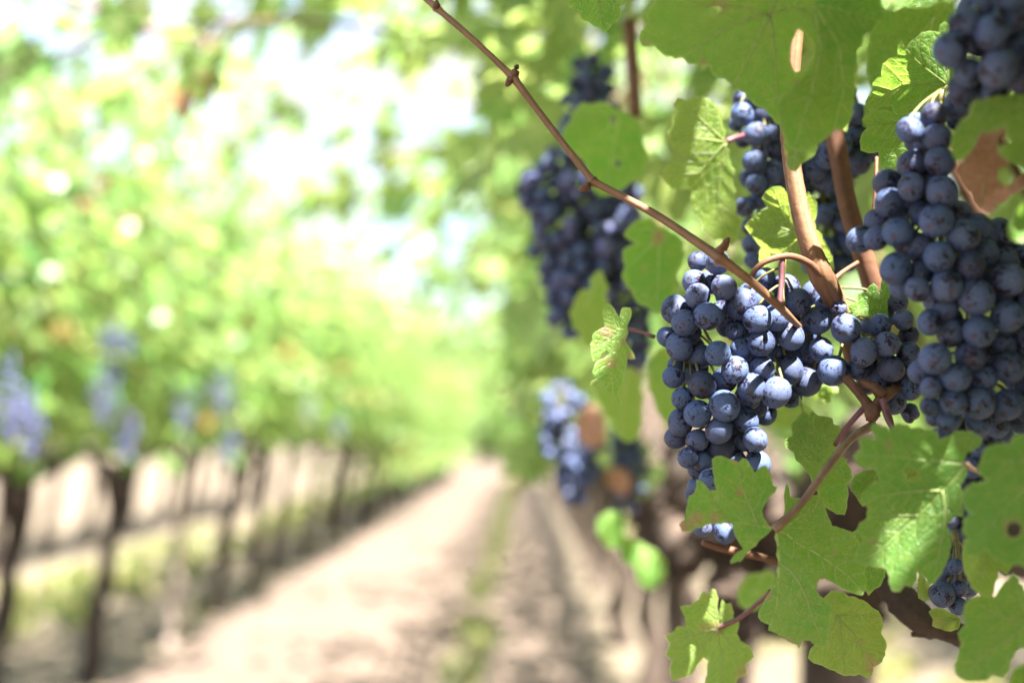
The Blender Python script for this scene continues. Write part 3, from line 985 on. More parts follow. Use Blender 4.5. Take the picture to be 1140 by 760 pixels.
def reject_near(V, F0=None):
    """leaves that would stand in front of the bunches in view or in the light falling on them"""
    c = V.mean(1)
    px, py, d = project(c)
    m = .085 / np.maximum(d, .05) * F
    inside = (d > .0) & (d < .86) & (px > -m) & (px < 1140 + m) & (py > -m) & (py < 760 + m)
    inside |= np.linalg.norm(c - np.array(EYE), axis=1) < .2
    for x0, y0, x1, y1, dm in KEEP:
        mm = .06 / np.maximum(d, .05) * F
        inside |= (d > 0) & (d < dm) & (px > x0 - mm) & (px < x1 + mm) & (py > y0 - mm) & (py < y1 + mm)
    Vd = V if F0 is None else np.concatenate([V, V[:, F0].mean(2), (V[:, F0[:, 0]] + V[:, F0[:, 1]]) / 2, (V[:, F0[:, 2]] + V[:, F0[:, 1]]) / 2], 1)
    for p, rad in LITP:
        q = Vd - p; t = q @ SUNn
        dist = np.linalg.norm(q - t[..., None] * SUNn, axis=-1)
        inside |= ((dist < rad) & (t > .01)).any(1)
    return inside


SHADE = []  # spots for extra leaves, added towards the sun to put bunches in shade
for x0, x1, y0, y1, dd, st in ((955, 1150, 170, 490, .62, 22), (738, 835, 300, 590, .69, 38), (600, 720, 440, 570, 1.62, 26), (1045, 1145, -10, 110, .56, 26)):
    for a_ in np.arange(x0, x1, st):
        for b_ in np.arange(y0, y1, st):
            SHADE.append(np.array(W(a_, b_, dd)) + SUNn * rng.uniform(.34, .75) + rng.normal(0, .008, 3))
SHADE = np.array(SHADE)


def near_vine(y, seed, n, label, tmpl, leafs=.062, arms=True, over=1.0, group='vines of the right row', face_n=0, shade_n=0):
    r = np.random.default_rng(seed)
    o = empty('grape_vine', (RX, y, 0), label, 'grape vine', group)
    t_, a_, top = trunk_geo(.96, .05, (.02, r.normal(0, .03)), seed, arms=((-.02, .66, .06), (.0, -.62, .05)), gnarl=.022, arm_r=.85)
    V, Fs = join_geo([t_]); obj('trunk', mesh_np('trunk', V, Fs, BARK), o)
    for a in a_:
        V, Fs = join_geo([a]); obj('arm', mesh_np('arm', V, Fs, BARK), o)
    L = 1.25
    z = 1.05 + 1.23 * r.beta(1.0, 1.25, n)
    yy = r.uniform(-L / 2 - .1, L / 2 + .1, n)
    t = (z - 1.08) / 1.2
    x0 = -.48 - .10 * t; x1 = .26 + .2 * t
    x = x0 + (x1 - x0) * r.uniform(size=n) ** .8
    P = [np.c_[x, yy, z]]
    if shade_n:                                         # dense leaf layer added overhead to keep the sun off the fruit
        zr = r.uniform(1.42, 2.15, shade_n)
        P.append(np.c_[r.uniform(-.55, .45, shade_n), r.uniform(-L / 2, L / 2, shade_n), zr])
    if face_n:                                         # the wall of leaves that faces the path
        zf = r.uniform(1.02, 2.0, face_n)
        P.append(np.c_[-.46 - .12 * (zf - 1.0) + r.normal(0, .04, face_n), r.uniform(-L / 2, L / 2, face_n), zf])
    cg = []
    for k in range(int(8 * over)):                     # shoots arching out over the path
        y0 = r.uniform(-L / 2, L / 2); zz = r.uniform(1.62, 1.95); reach = r.uniform(.45, 1.05); rise = r.uniform(.1, .45); dy = r.normal(0, .3)
        tt = np.linspace(0, 1, 13)
        sh = np.c_[-.4 - reach * tt, y0 + dy * tt, zz + rise * np.sin(tt * 2.4) - .18 * tt ** 2]
        P.append(np.repeat(sh[1:], 2, 0) + r.normal(0, .05, (24, 3)))
        PP, RR = smooth_path([(.0, y0, 1.1), (-.2, y0, 1.5)] + [tuple(q) for q in sh[::3]], [.005, .005, .0045, .004, .004, .003, .002], .05)
        keep = np.ones(len(PP), bool)
        wp = PP + np.array([RX, y, 0]); qx, qy, qd = project(wp)
        bad = (qd < .95) & (qd > -.1) & (qx > -100) & (qx < 1240) & (qy > -100) & (qy < 860)
        if not bad.any(): cg.append(tube_geo(PP, RR, 7))
    sh = SHADE - np.array([RX, y, 0]); sh = sh[np.abs(sh[:, 1]) < .6]
    if len(sh): P.append(sh)                           # leaves added between the sun and the bunches to shade them
    P = np.vstack(P)
    out = np.c_[np.where(P[:, 0] < 0, -.8, .8), r.normal(0, .4, len(P)), np.zeros(len(P))]
    off = np.array([RX, y, 0])
    f = foliage_mesh(P, leafs * r.uniform(.6, 1.3, len(P)), out, seed + 9, tmpl, yel=(.30, .24), stain_share=.02, reject=lambda V: reject_near(V + off, tmpl[1] if len(tmpl[0]) < 20 else None))
    if f: obj('foliage', f, o)
    if cg:
        V, Fs = join_geo(cg); obj('canes', mesh_np('canes', V, Fs, CANE), o)
    return o


near_vine(-1.25, 701, 700, 'leafy vine of the right row standing behind the viewer', T_FAR, over=.4, shade_n=500)
near_vine(-.05, 702, 1500, 'vine of the right row beside the viewer, its leaves shading the bunches', T_FAR, over=.4, shade_n=1700)
near_vine(1.15, 703, 1200, 'nearest gnarled vine of the right row, brown trunk behind the sharp leaves', T_NEAR, over=.9, face_n=90, shade_n=600)
near_vine(2.40, 704, 560, 'second vine of the right row, shaggy trunk below the blurred bunches', T_NEAR, over=1.1, face_n=120)
near_vine(3.65, 705, 480, 'third vine of the right row, dark blurred trunk beside the path', T_FAR, over=.9, face_n=100)
for k in range(20):
    near_vine(4.9 + 1.25 * k, 706 + k, 380, 'blurred vine of the right row further along the path', T_FAR, leafs=.07, over=.7 if k < 2 else .25, face_n=90)

# two bushy trees where the alley ends
def bushy_tree(x, y, h, wd, seed, label):
    r = np.random.default_rng(seed)
    o = empty('tree', (x, y, 0), label, 'tree', 'trees at the end of the alley')
    P, R = smooth_path([(0, 0, -.1), (.1, 0, h * .3), (0, .1, h * .6), (.1, 0, h * .85)], [.16, .13, .09, .04], .2)
    geo = [tube_geo(P, R, 10, ridge=.08, seed=seed)]
    for k in range(7):
        a = r.uniform(0, 6.28); z = h * r.uniform(.3, .6)
        P, R = smooth_path([(0, 0, z), (math.cos(a) * wd * .4, math.sin(a) * wd * .4, z + h * .15), (math.cos(a) * wd * .75, math.sin(a) * wd * .75, z + h * .22)], [.06, .04, .02], .2)
        geo.append(tube_geo(P, R, 7))
    V, Fs = join_geo(geo); obj('trunk', mesh_np('trunk', V, Fs, BARK_FAR), o)
    cl = np.c_[r.normal(0, wd * .5, 46), r.normal(0, wd * .5, 46), h * (.15 + .8 * r.uniform(size=46) ** .9)]
    cl[:, :2] *= (1.25 - cl[:, 2:] / h * .7)
    P = (cl[:, None] + r.normal(0, wd * .15, (46, 60, 3))).reshape(-1, 3)
    P = P[P[:, 2] > .1]
    out = np.c_[P[:, :2] / wd, np.zeros(len(P))]
    obj('crown', foliage_mesh(P, .16 * r.uniform(.6, 1.3, len(P)), out, seed, T_FAR, yel=(.25, .2), stain_share=0), o)


bushy_tree(-1.5, 47, 4.2, 1.7, 951, 'pale blurred bushy tree closing the alley, left of the vanishing point')
bushy_tree(.6, 50, 4.8, 1.9, 952, 'blurred bushy tree closing the alley right behind the vanishing point')
bushy_tree(-4.4, 52, 5.2, 2.1, 953, 'far blurred tree beyond the end of the left row')
# ================================================================== the sharp bunches
def T(ox, oy, s, pts):
    return [(ox + p[0] / s, oy + p[1] / s) + (((p[2] / s),) if len(p) > 2 else ()) + tuple(p[3:]) for p in pts]


A = T(730, 265, 6, [(280,155,68,1),(415,165,85),(255,290,80,1),(280,388,82),(458,330,87),(570,440,105,1),(128,475,95),(195,565,90),(347,522,92),(445,505,85,2),
     (75,660,68),(160,725,92),(535,625,65,1),(680,540,90),(805,530,86),(735,265,68,2),(870,330,95,2),(955,425,85),(1062,375,85,2),(715,430,72,2),(900,655,93),(1075,550,98),
     (705,700,85),(770,650,70,2),(1150,450,70,2)])
A += T(730, 375, 6, [(415,110,86),(570,75,72,1),(1105,85,82),(300,130,82,1),(140,190,65,2),(118,268,72),(240,260,62,2),(310,318,95),(528,220,90),(456,290,78,1),(710,215,86),(895,215,90,1),
     (640,340,90),(615,400,92,1),(800,370,98),(1010,300,92,1),(1000,110,80,2),(900,400,70,2),(180,410,76),(458,460,98),(280,512,88),(165,570,82,1),(600,550,88,1),(420,628,90),(140,670,76,1),(278,690,76),(665,685,85),
     (690,470,60,2),(800,110,60,2),(430,735,88,1)])
A += T(730, 485, 6, [(215,145,68),(312,168,65),(275,225,60,1),(360,290,75),(680,185,85,1),(540,160,62,2),(275,335,60,1),(250,390,50,1),(310,610,68,1),(460,640,76,1),(590,40,60,2)])
A += [(800, 553, 13, 2), (818, 541, 13, 2), (832, 533, 12, 2), (796, 570, 12, 2), (815, 568, 12, 2), (785, 560, 12, 2), (808, 525, 12, 2)]
traced_cluster('grape_bunch', A, 'large sharp blue bunch in the centre right, with sunlit berries at its top', .690, .030,
               [(871, 287, .69), (868, 336, .700), (850, 400, .715), (815, 470, .715), (800, 545, .71), (795, 580, .71)], back=30, seed=11, branches=[[(868, 338, .715), (830, 325, .722), (790, 318, .722), (775, 345, .718), (762, 385, .718)], [(868, 338, .715), (905, 350, .722), (915, 390, .722)]])
A2 = T(860, 300, 6, [(490,395,100),(405,675,98),(610,550,90),(715,375,75,1),(640,385,60,2),(760,500,88),(790,660,88),(580,660,80,1),(875,335,70,1),(910,440,65,1),(910,560,75),(690,690,70,2),(830,210,75,3),
      (440,255,55,1),(345,225,60,2)])
A2 += T(860, 385, 6, [(800,370,85),(915,270,85),(920,450,70,1),(710,220,80,1)])
traced_cluster('grape_bunch', A2, 'smaller bunch squeezed between the two big bunches, with a reddish shrivelled berry', .692, .012,
               [(930, 320, .72), (945, 365, .71), (975, 395, .71), (998, 440, .71)], back=5, seed=12, tilt=(.004, 0), raisins=(13, 17))
B = T(950, 100, 6, [(540,175,90),(375,270,85),(415,195,50,2),(560,320,88),(460,370,50,1),(700,100,90,1),(690,215,60,2),(395,495,92,1),(580,480,98),(440,545,75,2),(225,620,92,1),(390,650,95),(545,620,80,2),(595,680,108),(240,755,97)])
B += T(950, 215, 6, [(400,20,80,2),(50,310,88,1),(155,300,82),(300,260,102),(555,185,115),(730,285,110),(830,225,92,1),(980,260,88,2),(445,365,105,1),(575,425,105),(775,490,102),(285,505,105),(440,545,90,1),(430,640,85),(625,620,108),
     (820,695,118),(1035,580,105),(1000,440,95,2),(880,400,90,2),(330,620,85,2)])
B += T(950, 335, 4.605, [(390,110,62),(500,160,72,1),(645,155,82),(790,80,85),(465,35,65,1),(420,295,80),(600,280,78,1),(770,220,70,2),(525,390,76),(670,395,66,1),(800,340,80),(345,360,60,1),(400,445,58),(510,520,68),(645,525,78),(790,530,80),
     (395,540,50),(490,610,60),(640,630,65,1),(740,640,60,2),(420,600,45,1),(880,620,70,1)])
B += [(1146, 430, 17, 1), (1150, 380, 17), (1148, 335, 18), (1145, 285, 16, 2), (1158, 310, 17, 1), (1165, 355, 17, 1), (1165, 410, 17, 1), (1150, 455, 17), (1130, 262, 14, 3)]
traced_cluster('grape_bunch', B, 'big soft-focus bunch at the right edge, hanging in shade over the green leaves', .598, .035,
               [(1048, 100, .622), (1046, 160, .627), (1040, 220, .632), (1070, 300, .637), (1085, 380, .637), (1085, 470, .632)], back=30, seed=13)
C = T(940, 0, 3.04, [(410,85,55),(500,110,58),(565,50,62,1),(360,170,60),(420,245,50,1),(520,230,65),(400,300,50,2),(510,305,48,2),(590,150,52,1),(600,270,48,1),(470,35,45,1),(640,60,55),(650,210,58),(640,320,50,1),(560,-20,55),(460,-40,50,1)])
traced_cluster('grape_bunch', C, 'dark out-of-focus bunch cut off by the top right corner', .545, .015, [(1105, -60, .56), (1108, 0, .565), (1112, 60, .565), (1112, 100, .56)], back=6, seed=14)
D = T(800, 90, 3.455, [(85,65,32,1),(90,130,45),(70,165,30,1),(145,205,46),(210,203,31),(170,130,31,1),(210,265,33,1),(240,235,36,1),(140,310,45),(210,350,44),(245,305,40,1),(145,395,41),(100,485,41),(155,460,36,1),(95,225,32,2),(115,375,34,2),
     (250,410,40,1),(125,630,36),(130,690,32),(200,110,36,2),(230,170,36,2),(265,360,38,1),(180,440,34,2),(120,560,32,2),(150,590,32,2)])
traced_cluster('grape_bunch', D, 'slim blurred bunch left of the brown shoot, half under the big top leaf', .80, .012, [(845, 70, .81), (848, 130, .82), (850, 200, .82), (838, 280, .815)], back=6, seed=15)
D2 = T(800, 90, 3.455, [(465,240,46),(415,288,45),(540,310,50),(480,320,40,2),(530,130,45),(525,220,40,1),(430,220,38,2),(560,180,42,1),(375,345,38,2),(400,375,40,2),(365,290,36,2),(580,270,42,1),(510,340,38,2)])
traced_cluster('grape_bunch', D2, 'short blurred bunch right of the brown shoot, below the big top leaf', .79, .010, [(950, 100, .80), (945, 150, .81), (935, 200, .81)], back=4, seed=16)
packed_cluster('grape_bunch', [(915, 175, .88), (918, 240, .88), (930, 310, .87)], [.016, .022, .012], 42, .0064, 'very dark bunch in the shadow behind the forked brown shoot', 17)
packed_cluster('grape_bunch', [(1085, 470, .80), (1082, 540, .80), (1080, 610, .80)], [.022, .026, .012], 48, .0064, 'dark bunch added in the shadowy gap between the big lower right leaves', 27)  # added as dark backing for the shadow in this gap
packed_cluster('grape_bunch', [(642, 195, 1.24), (645, 235, 1.24), (650, 285, 1.24), (632, 350, 1.24)], [.046, .056, .044, .018], 150, .0074, 'large blurred dark blue bunch hanging under the long thin shoot, left of the main bunch', 18)
packed_cluster('grape_bunch', [(690, 210, 1.3), (695, 300, 1.3), (705, 390, 1.3)], [.020, .024, .016], 80, .0072, 'narrow shaded bunch behind the small ragged leaf', 19)
packed_cluster('grape_bunch', [(655, 88, 1.26), (655, 112, 1.26), (640, 140, 1.26)], [.022, .024, .012], 34, .0066, 'small blurred bunch at the top, above the leaf with holes', 20)
packed_cluster('grape_bunch', [(628, 452, 1.6), (636, 490, 1.6), (642, 550, 1.6)], [.028, .034, .016], 80, .0070, 'blurred bunch low over the path edge, beside an orange leaf', 21)
packed_cluster('grape_bunch', [(696, 480, 1.72), (700, 520, 1.72), (694, 565, 1.72)], [.020, .024, .012], 46, .0068, 'faint dark bunch between the orange leaf and the brown trunk', 22)
Gp = T(980, 590, 4.47, [(310,320,62),(385,375,45),(330,190,38,1),(375,180,36,1),(330,240,44,1),(395,290,40,1),(300,265,36,2),(410,230,34,2),(370,60,30,2),(375,120,32,2)])
Gp += [(1050, 640, 13, 1), (1066, 642, 13, 1), (1078, 652, 12, 2), (1058, 622, 12, 1), (1073, 622, 12, 2), (1086, 636, 12, 2), (1045, 660, 12, 1), (1062, 606, 11, 2)]
traced_cluster('grape_bunch', Gp, 'few small berries hanging in the gap between the two big lower leaves', .69, .006, [(1062, 590, .70), (1068, 630, .70), (1066, 665, .70)], back=0, seed=23)

# ================================================================== canes and stalks
def cane(name, label, pts, rad, mat, cat, nodes=(), **kw):
    o = tube_obj(name, [W(*p) for p in pts], rad, mat, None, **kw)
    return tag(o, label, cat)


def node_profile(pts, base, nodes, swell=1.55):
    """a shoot's path and radius with a swollen joint at each listed index"""
    P, R = [], []
    for i, p in enumerate(pts):
        if i in nodes:
            a = np.array(pts[i - 1]) if i else None; b = np.array(pts[i + 1]) if i + 1 < len(pts) else None
            p_ = np.array(p, float)
            if a is not None: d = (a - p_); L = np.linalg.norm(d[:2]); P.append(tuple(p_ + d / L * 9)); R.append(base[i] * 1.02)
            P.append(tuple(p_)); R.append(base[i] * swell)
            if b is not None: d = (b - p_); L = np.linalg.norm(d[:2]); P.append(tuple(p_ + d / L * 9)); R.append(base[i] * 1.08)
        else:
            P.append(tuple(p)); R.append(base[i])
    return P, R


shoot = [(440, -30, .74), (486, 9, .725), (530, 47, .715), (571, 86, .71), (614, 143, .70), (660, 202, .69), (730, 239, .675), (800, 286, .655), (838, 315, .656), (866, 340, .664), (880, 354, .684), (893, 368, .712), (900, 385, .74)]
sr = [.0015, .0016, .0016, .0016, .0017, .0018, .0019, .0021, .0022, .0021, .0018, .0014, .0011]
sp_, srr = node_profile(shoot, sr, {1, 3, 5, 7}, 1.6)
root = empty('shoot', W(*shoot[5]), 'long thin brown shoot slanting from the top edge down to the main bunch', 'shoot')
tube_obj('stem', [W(*p) for p in sp_], srr, CANE_PALE, root, sides=14, step=.0016, lumps=.10, lump_len=.012, ridge=.02, seed=5)
for (x, y, d, dx, dy) in [(486, 9, .724, 0, -8), (572, 84, .7095, 4, -11), (655, 207, .689, -10, 5), (805, 277, .653, 6, -12), (800, 280, .653, 10, -10), (569, 88, .7095, -5, 8)]:
    tube_obj('bud', [W(x, y, d), W(x + dx * .5, y + dy * .5, d - .001), W(x + dx, y + dy, d)], [.0022, .0019, .0009], CANE, root, sides=8, step=.001, ridge=.12, seed=x)
old = [(905, -120, .70), (893, -40, .70), (884, 40, .70), (879, 110, .70), (880, 165, .70), (889, 225, .697), (904, 280, .695), (916, 308, .698), (932, 340, .715), (944, 378, .735), (952, 420, .74)]
root2 = empty('shoot', W(*old[4]), 'thick striped brown shoot passing behind the big top leaf, with a sunlit patch', 'shoot')
tube_obj('stem', [W(*p) for p in old], [.0045, .0045, .0046, .0047, .0046, .0047, .0052, .0060, .0050, .0042, .0034], CANE_PALE, root2, sides=28, step=.002, ridge=.05, seed=8, lumps=.06)
tube_obj('tendril', [W(916, 309, .694), W(902, 294, .689), (W(880, 285, .683)), W(857, 289, .681), W(842, 299, .683), W(834, 312, .688)], [.0022, .0018, .0016, .0015, .0014, .0012], CANE, root2, sides=10, step=.0015)
tube_obj('tendril', [W(871, 286, .683), W(870, 310, .682), W(868, 338, .680)], [.0015, .0012, .0013], PURPLE, root2, sides=10, step=.0015)
tube_obj('tendril', [W(921, 318, .70), W(938, 303, .705), W(955, 292, .712)], [.0014, .0012, .0011], CANE, root2, sides=8, step=.0015)
cane('shoot', 'dark reddish brown shoot behind the gap between the bunches', [(922, 120, .765), (934, 175, .765), (943, 225, .765), (955, 265, .765), (972, 318, .77), (985, 350, .775)], [.0052, .0052, .0051, .0054, .0058, .0052], CANE, 'shoot', sides=18, step=.002, ridge=.05, seed=9)
cane('tendril', 'thin curled tendril in the gap under the bright leaf', [(950, 268, .73), (968, 268, .72), (972, 240, .715), (975, 205, .715), (976, 175, .72)], [.0012, .0011, .0010, .0010, .0009], CANE, 'tendril', sides=8, step=.002)
root3 = empty('shoot', W(972, 455, .69), 'knobbly orange brown stub of shoot below the bunches, with purple stalks', 'shoot')
tube_obj('stem', [W(938, 418, .695), W(950, 430, .690), W(962, 445, .687), (W(972, 456, .687)), W(985, 440, .690), W(1002, 432, .70)], [.0022, .0025, .0029, .0034, .0028, .0022], CANE, root3, sides=16, step=.0012, ridge=.06, lumps=.25, lump_len=.006, seed=4)
tube_obj('stem', [W(982, 440, .688), W(972, 430, .688), W(958, 425, .692)], [.003, .0026, .002], CANE, root3, sides=12, step=.0012, ridge=.06, seed=14)
tube_obj('knob', [W(972, 452, .684), W(971, 461, .682), W(969, 468, .683)], [.0030, .0040, .0022], CANE, root3, sides=14, step=.0008, ridge=.14, seed=6)
for pts in ([(964, 452, .69), (950, 467, .69), (938, 482, .695), (930, 495, .70)], [(982, 444, .682), (988, 466, .678), (998, 482, .672), (1006, 494, .668)], [(984, 448, .684), (992, 470, .684), (994, 486, .68)]):
    tube_obj('stalk', [W(*p) for p in pts], [.0017, .0014, .0013, .0012][:len(pts)], PURPLE, root3, sides=8, step=.0015)
cane('twig', 'short reddish twig poking out left behind the folded leaf', [(782, 603, .735), (800, 609, .735), (835, 617, .735), (880, 628, .74), (930, 640, .75)], [.0018, .0021, .0020, .0021, .0022], CANE, 'twig', sides=10, step=.002, ridge=.05)
cane('dead_spur', 'dark splintered dead spur under the lower right leaves', [(955, 600, .76), (985, 640, .755), (1012, 678, .75), (1042, 698, .75), (1085, 706, .76), (1130, 720, .78)], [.008, .0075, .0065, .0050, .0035, .0022], BARK, 'spur', sides=18, step=.003, ridge=.18, seed=21, lumps=.3)
cane('dead_spur', 'thin broken dry twig pointing left under the dark spur', [(1014, 706, .752), (1036, 704, .75), (1062, 710, .75), (1090, 730, .76)], [.0012, .0022, .0028, .0022], BARK, 'spur', sides=10, step=.002, ridge=.25, seed=22)
cane('spur', 'old gnarled bark spur rising behind the brown stub', [(930, 680, 1.5), (925, 600, 1.48), (938, 545, 1.45), (955, 500, 1.42), (965, 465, 1.4)], [.056, .048, .036, .026, .014], BARK, 'spur', sides=24, step=.004, ridge=.26, seed=23, lumps=.45, lump_len=.03)
cane('spur', 'thick shaggy spur of old wood behind the hanging main bunch', [(858, 690, 2.0), (846, 620, 1.98), (824, 560, 1.96), (790, 510, 1.95), (768, 470, 1.97)], [.072, .080, .075, .055, .03], BARK, 'spur', sides=26, step=.005, ridge=.26, seed=24, lumps=.45, lump_len=.04)
cane('spur', 'dark bark arm left of the main bunch, under the yellow leaf', [(790, 610, 2.3), (748, 575, 2.3), (724, 510, 2.3), (710, 440, 2.32), (702, 385, 2.35)], [.068, .062, .046, .030, .016], BARK, 'spur', sides=24, step=.006, ridge=.26, seed=25, lumps=.45, lump_len=.05)
cane('shoot', 'dark brown blurred shoot beside the small top bunch', [(700, 20, 1.2), (704, 70, 1.2), (708, 130, 1.2)], [.006, .006, .006], CANE, 'shoot', sides=10, step=.01)
cane('shoot', 'pinkish out-of-focus shoot crossing the top left corner', [(20, -40, 2.6), (90, 5, 2.6), (170, 32, 2.6), (250, 48, 2.65)], [.007, .007, .006, .005], CANE_PALE, 'shoot', sides=10, step=.02)

# ================================================================== the leaves one can tell apart
L = vine_leaf
L('curled green leaf with a rusty tip in front of the main bunch', T(740, 500, 6, [(720,525),(690,500),(660,455),(650,410),(665,370),(700,320),(740,280),(752,250),(725,240),(718,200),(700,150),(680,108),(650,110),(625,130),(600,155),(575,110),(545,65),(522,55),(495,85),(465,70),(420,60),(380,42),(340,45),(315,65),(318,110),(330,180),(345,270),(300,275),(265,230),(235,205),(210,200),(212,250),(190,300),(160,310),(155,360),(140,420),(135,465),(95,500),(120,550),(180,550),(210,525),(300,500),(420,485),(450,500),(465,560),(490,610),(525,665),(437,745),(440,765),(495,745),(500,755),(540,700),(640,600),(705,545)]),
  (862, 588), [[(843, 584.7), (826, 582), (810, 581), (790, 583), (762, 590)], {'p': [(843, 584.7), (838, 570), (830, 553), (822, 530), (828, 515)]}, [(848, 600), (825, 618), (806, 634)], {'p': [(812, 581), (795, 560), (788, 545)]}], .630,
  slope=(.25, -.2), cup=.15, yellow=.12, stains=[(759, 587, 9, 1), (775, 577, 9, .8), (795, 577, 7, .7), (823, 548, 5, .8), (818, 512, 6, .6), (768, 583, 6, .9)], grid=2.4)
L('broad sharp green leaf in the middle with a tattered lower edge', T(830, 540, 4, [(135,195),(170,180),(178,150),(175,90),(172,35),(185,-15),(195,10),(200,50),(215,55),(250,58),(290,45),(325,42),(345,75),(365,130),(385,180),(420,190),(470,205),(500,230),(510,270),(520,330),(530,400),(535,465),(520,490),(480,480),(430,460),(390,435),(350,412),(325,418),(315,460),(330,490),(365,515),(385,545),(378,590),(370,640),(365,690),(350,722),(320,715),(285,690),(258,690),(240,725),(228,705),(205,700),(190,690),(170,675),(130,655),(100,645),(105,620),(70,605),(55,585),(62,550),(85,510),(110,470),(130,435),(140,400),(145,340),(140,270)]),
  (863.5, 588.5), [T(830, 540, 4, [(185,220),(240,265),(300,295),(345,325),(400,360),(460,410),(520,470)]), T(830, 540, 4, [(180,190),(220,155),(300,115),(330,60)]), {'p': T(830, 540, 4, [(150,345),(200,380),(240,435),(270,500),(290,560),(340,700)])}, T(830, 540, 4, [(145,270),(150,340),(145,430),(140,530),(120,590),(102,640)])], .645,
  slope=(-.12, -.25), cup=.10, yellow=.22, stains=[(928, 616, 4, .5), (878, 713, 5, .9), (856, 662, 4, .9), (892, 716, 4, .8), (903, 717, 3, .7)], petiole=[(863, 588.5, .645), (878, 575, .648), (897, 554, .652), (925, 515, .662), (948, 488, .672), (972, 473, .684)], pet_r=.0019, grid=2.4)
L('folded pale green leaf behind the pinkish stalk under the main bunch', T(850, 420, 5.426, [(215,105),(235,150),(245,200),(270,230),(290,200),(330,230),(380,235),(415,245),(425,285),(455,290),(470,340),(465,380),(435,430),(430,480),(510,490),(500,520),(530,560),(535,610),(505,650),(515,700),(505,750),(490,830),(400,800),(350,760),(325,690),(300,650),(280,590),(240,540),(195,500),(185,455),(130,415),(125,375),(175,350),(165,290),(195,250),(230,210)]),
  (912, 540), [T(850, 420, 5.426, [(340,560),(345,440),(300,340),(250,250)]), T(850, 420, 5.426, [(400,560),(500,540)]), {'p': T(850, 420, 5.426, [(345,440),(390,380),(450,330)])}, {'p': T(850, 420, 5.426, [(340,500),(270,450),(150,385)])}], .70, slope=(.35, .1), yellow=.32, stains=[], grid=2.6)
L('big soft green leaf at lower right with a hole and a sunlit streak', T(940, 460, 3.8, [(505,205),(520,165),(570,145),(585,105),(550,85),(490,72),(440,95),(400,110),(390,75),(340,65),(280,60),(230,40),(190,70),(120,40),(110,65),(130,105),(60,110),(70,150),(35,185),(70,225),(130,235),(145,270),(150,285),(100,310),(65,370),(100,400),(95,440),(50,495),(85,530),(60,570),(40,620),(90,640),(130,650),(175,655),(190,690),(200,750),(235,755),(255,725),(290,735),(310,670),(345,700),(350,730),(400,690),(440,610),(450,560),(445,500),(430,465),(480,430),(500,440),(495,380),(490,300),(522,255)]),
  (1075.5, 516.6), [T(940, 460, 3.8, [(460,280),(415,325),(320,420),(210,520),(130,590),(60,625)]), T(940, 460, 3.8, [(400,200),(300,190),(200,180),(60,180)]), {'p': T(940, 460, 3.8, [(415,325),(425,400),(420,500),(380,680)])}, {'p': T(940, 460, 3.8, [(405,325),(280,330),(150,350),(90,380)])}, {'p': T(940, 460, 3.8, [(310,430),(220,430),(110,440)])}, T(940, 460, 3.8, [(530,170),(500,100)])], .600,
  slope=(-.2, .25), cup=-.12, yellow=.12, stains=[(989, 496, 6, .5), (1017, 528, 6, .5), (972, 603, 5, .5)], holes=[T(940, 460, 3.8, [(250,235),(285,228),(318,265),(300,287),(270,280)])], petiole=[(1075.5, 516.6, .60), (1083, 522, .607), (1096, 526, .63)], tooth=3.2, grid=3.0)
L('bluish green leaf with a round dark hole at the lower right edge', T(940, 460, 3.8, [(580,190),(565,240),(600,285),(515,310),(492,370),(530,420),(500,490),(525,540),(505,590),(560,605),(600,575),(645,620),(680,640),(740,640),(800,660),(880,600),(900,400),(930,250),(880,120),(830,60),(790,95),(735,88),(695,130),(640,128),(592,150)]),
  (1180, 520), [T(940, 460, 3.8, [(800,280),(700,380),(560,520)]), T(940, 460, 3.8, [(760,200),(620,200)]), T(940, 460, 3.8, [(850,360),(790,500),(740,630)])], .560, slope=(-.3, .1), yellow=.0, holes=[T(940, 460, 3.8, [(690,480),(705,460),(735,462),(750,485),(740,515),(710,525),(690,510)])], stains=[(1127, 587, 12, .6)], tooth=4, grid=3.6)
L('yellowish leaf hanging below the leaf with the round dark hole', [(1073, 600), (1072, 625), (1078, 645), (1088, 660), (1102, 668), (1108, 650), (1112, 632), (1120, 640), (1128, 622), (1120, 602), (1100, 596)], (1098, 598), [[(1095, 630), (1092, 655)], [(1080, 618)], [(1112, 618)]], .60, yellow=.45, grid=3.6, slope=(0, -.3))
L('plain green leaf in the bottom right corner', T(980, 590, 4.47, [(480,330),(430,355),(410,420),(420,470),(385,510),(402,560),(390,610),(370,700),(420,745),(490,748),(560,720),(620,730),(650,650),(680,590),(715,580),(780,600),(830,480),(800,400),(740,330),(715,290),(660,210),(632,242),(600,280),(570,330),(530,320)]),
  (1150, 690), [T(980, 590, 4.47, [(640,540),(540,600),(420,720)]), T(980, 590, 4.47, [(620,440),(500,380)]), T(980, 590, 4.47, [(690,350),(665,240)])], .585, slope=(-.15, -.1), yellow=.15, tooth=4, grid=3.4, cup=.1)
L('corner of a leaf poking in at the very bottom right edge', [(1128, 745), (1124, 758), (1132, 775), (1170, 780), (1175, 745), (1150, 738)], (1165, 760), [[(1135, 757)]], .6, yellow=.2, grid=4)
L('yellow green leaf with rusty spots below the broad middle leaf', T(700, 460, 2.534, [(570,500),(600,500),(620,515),(660,525),(685,545),(715,575),(712,620),(728,650),(715,700),(690,715),(680,750),(650,735),(610,740),(580,725),(545,710),(505,690),(515,660),(540,640),(530,590),(545,540)]),
  (931.6, 684), [T(700, 460, 2.534, [(650,565),(715,575)]), T(700, 460, 2.534, [(640,630),(690,710)]), T(700, 460, 2.534, [(600,650),(612,735)]), T(700, 460, 2.534, [(560,630),(515,680)])], .70, slope=(.1, -.2), yellow=.6, stains=[(971, 742, 9, .8), (968, 732, 6, .6), (957, 715, 4, .4)], cup=.1, grid=3.0)
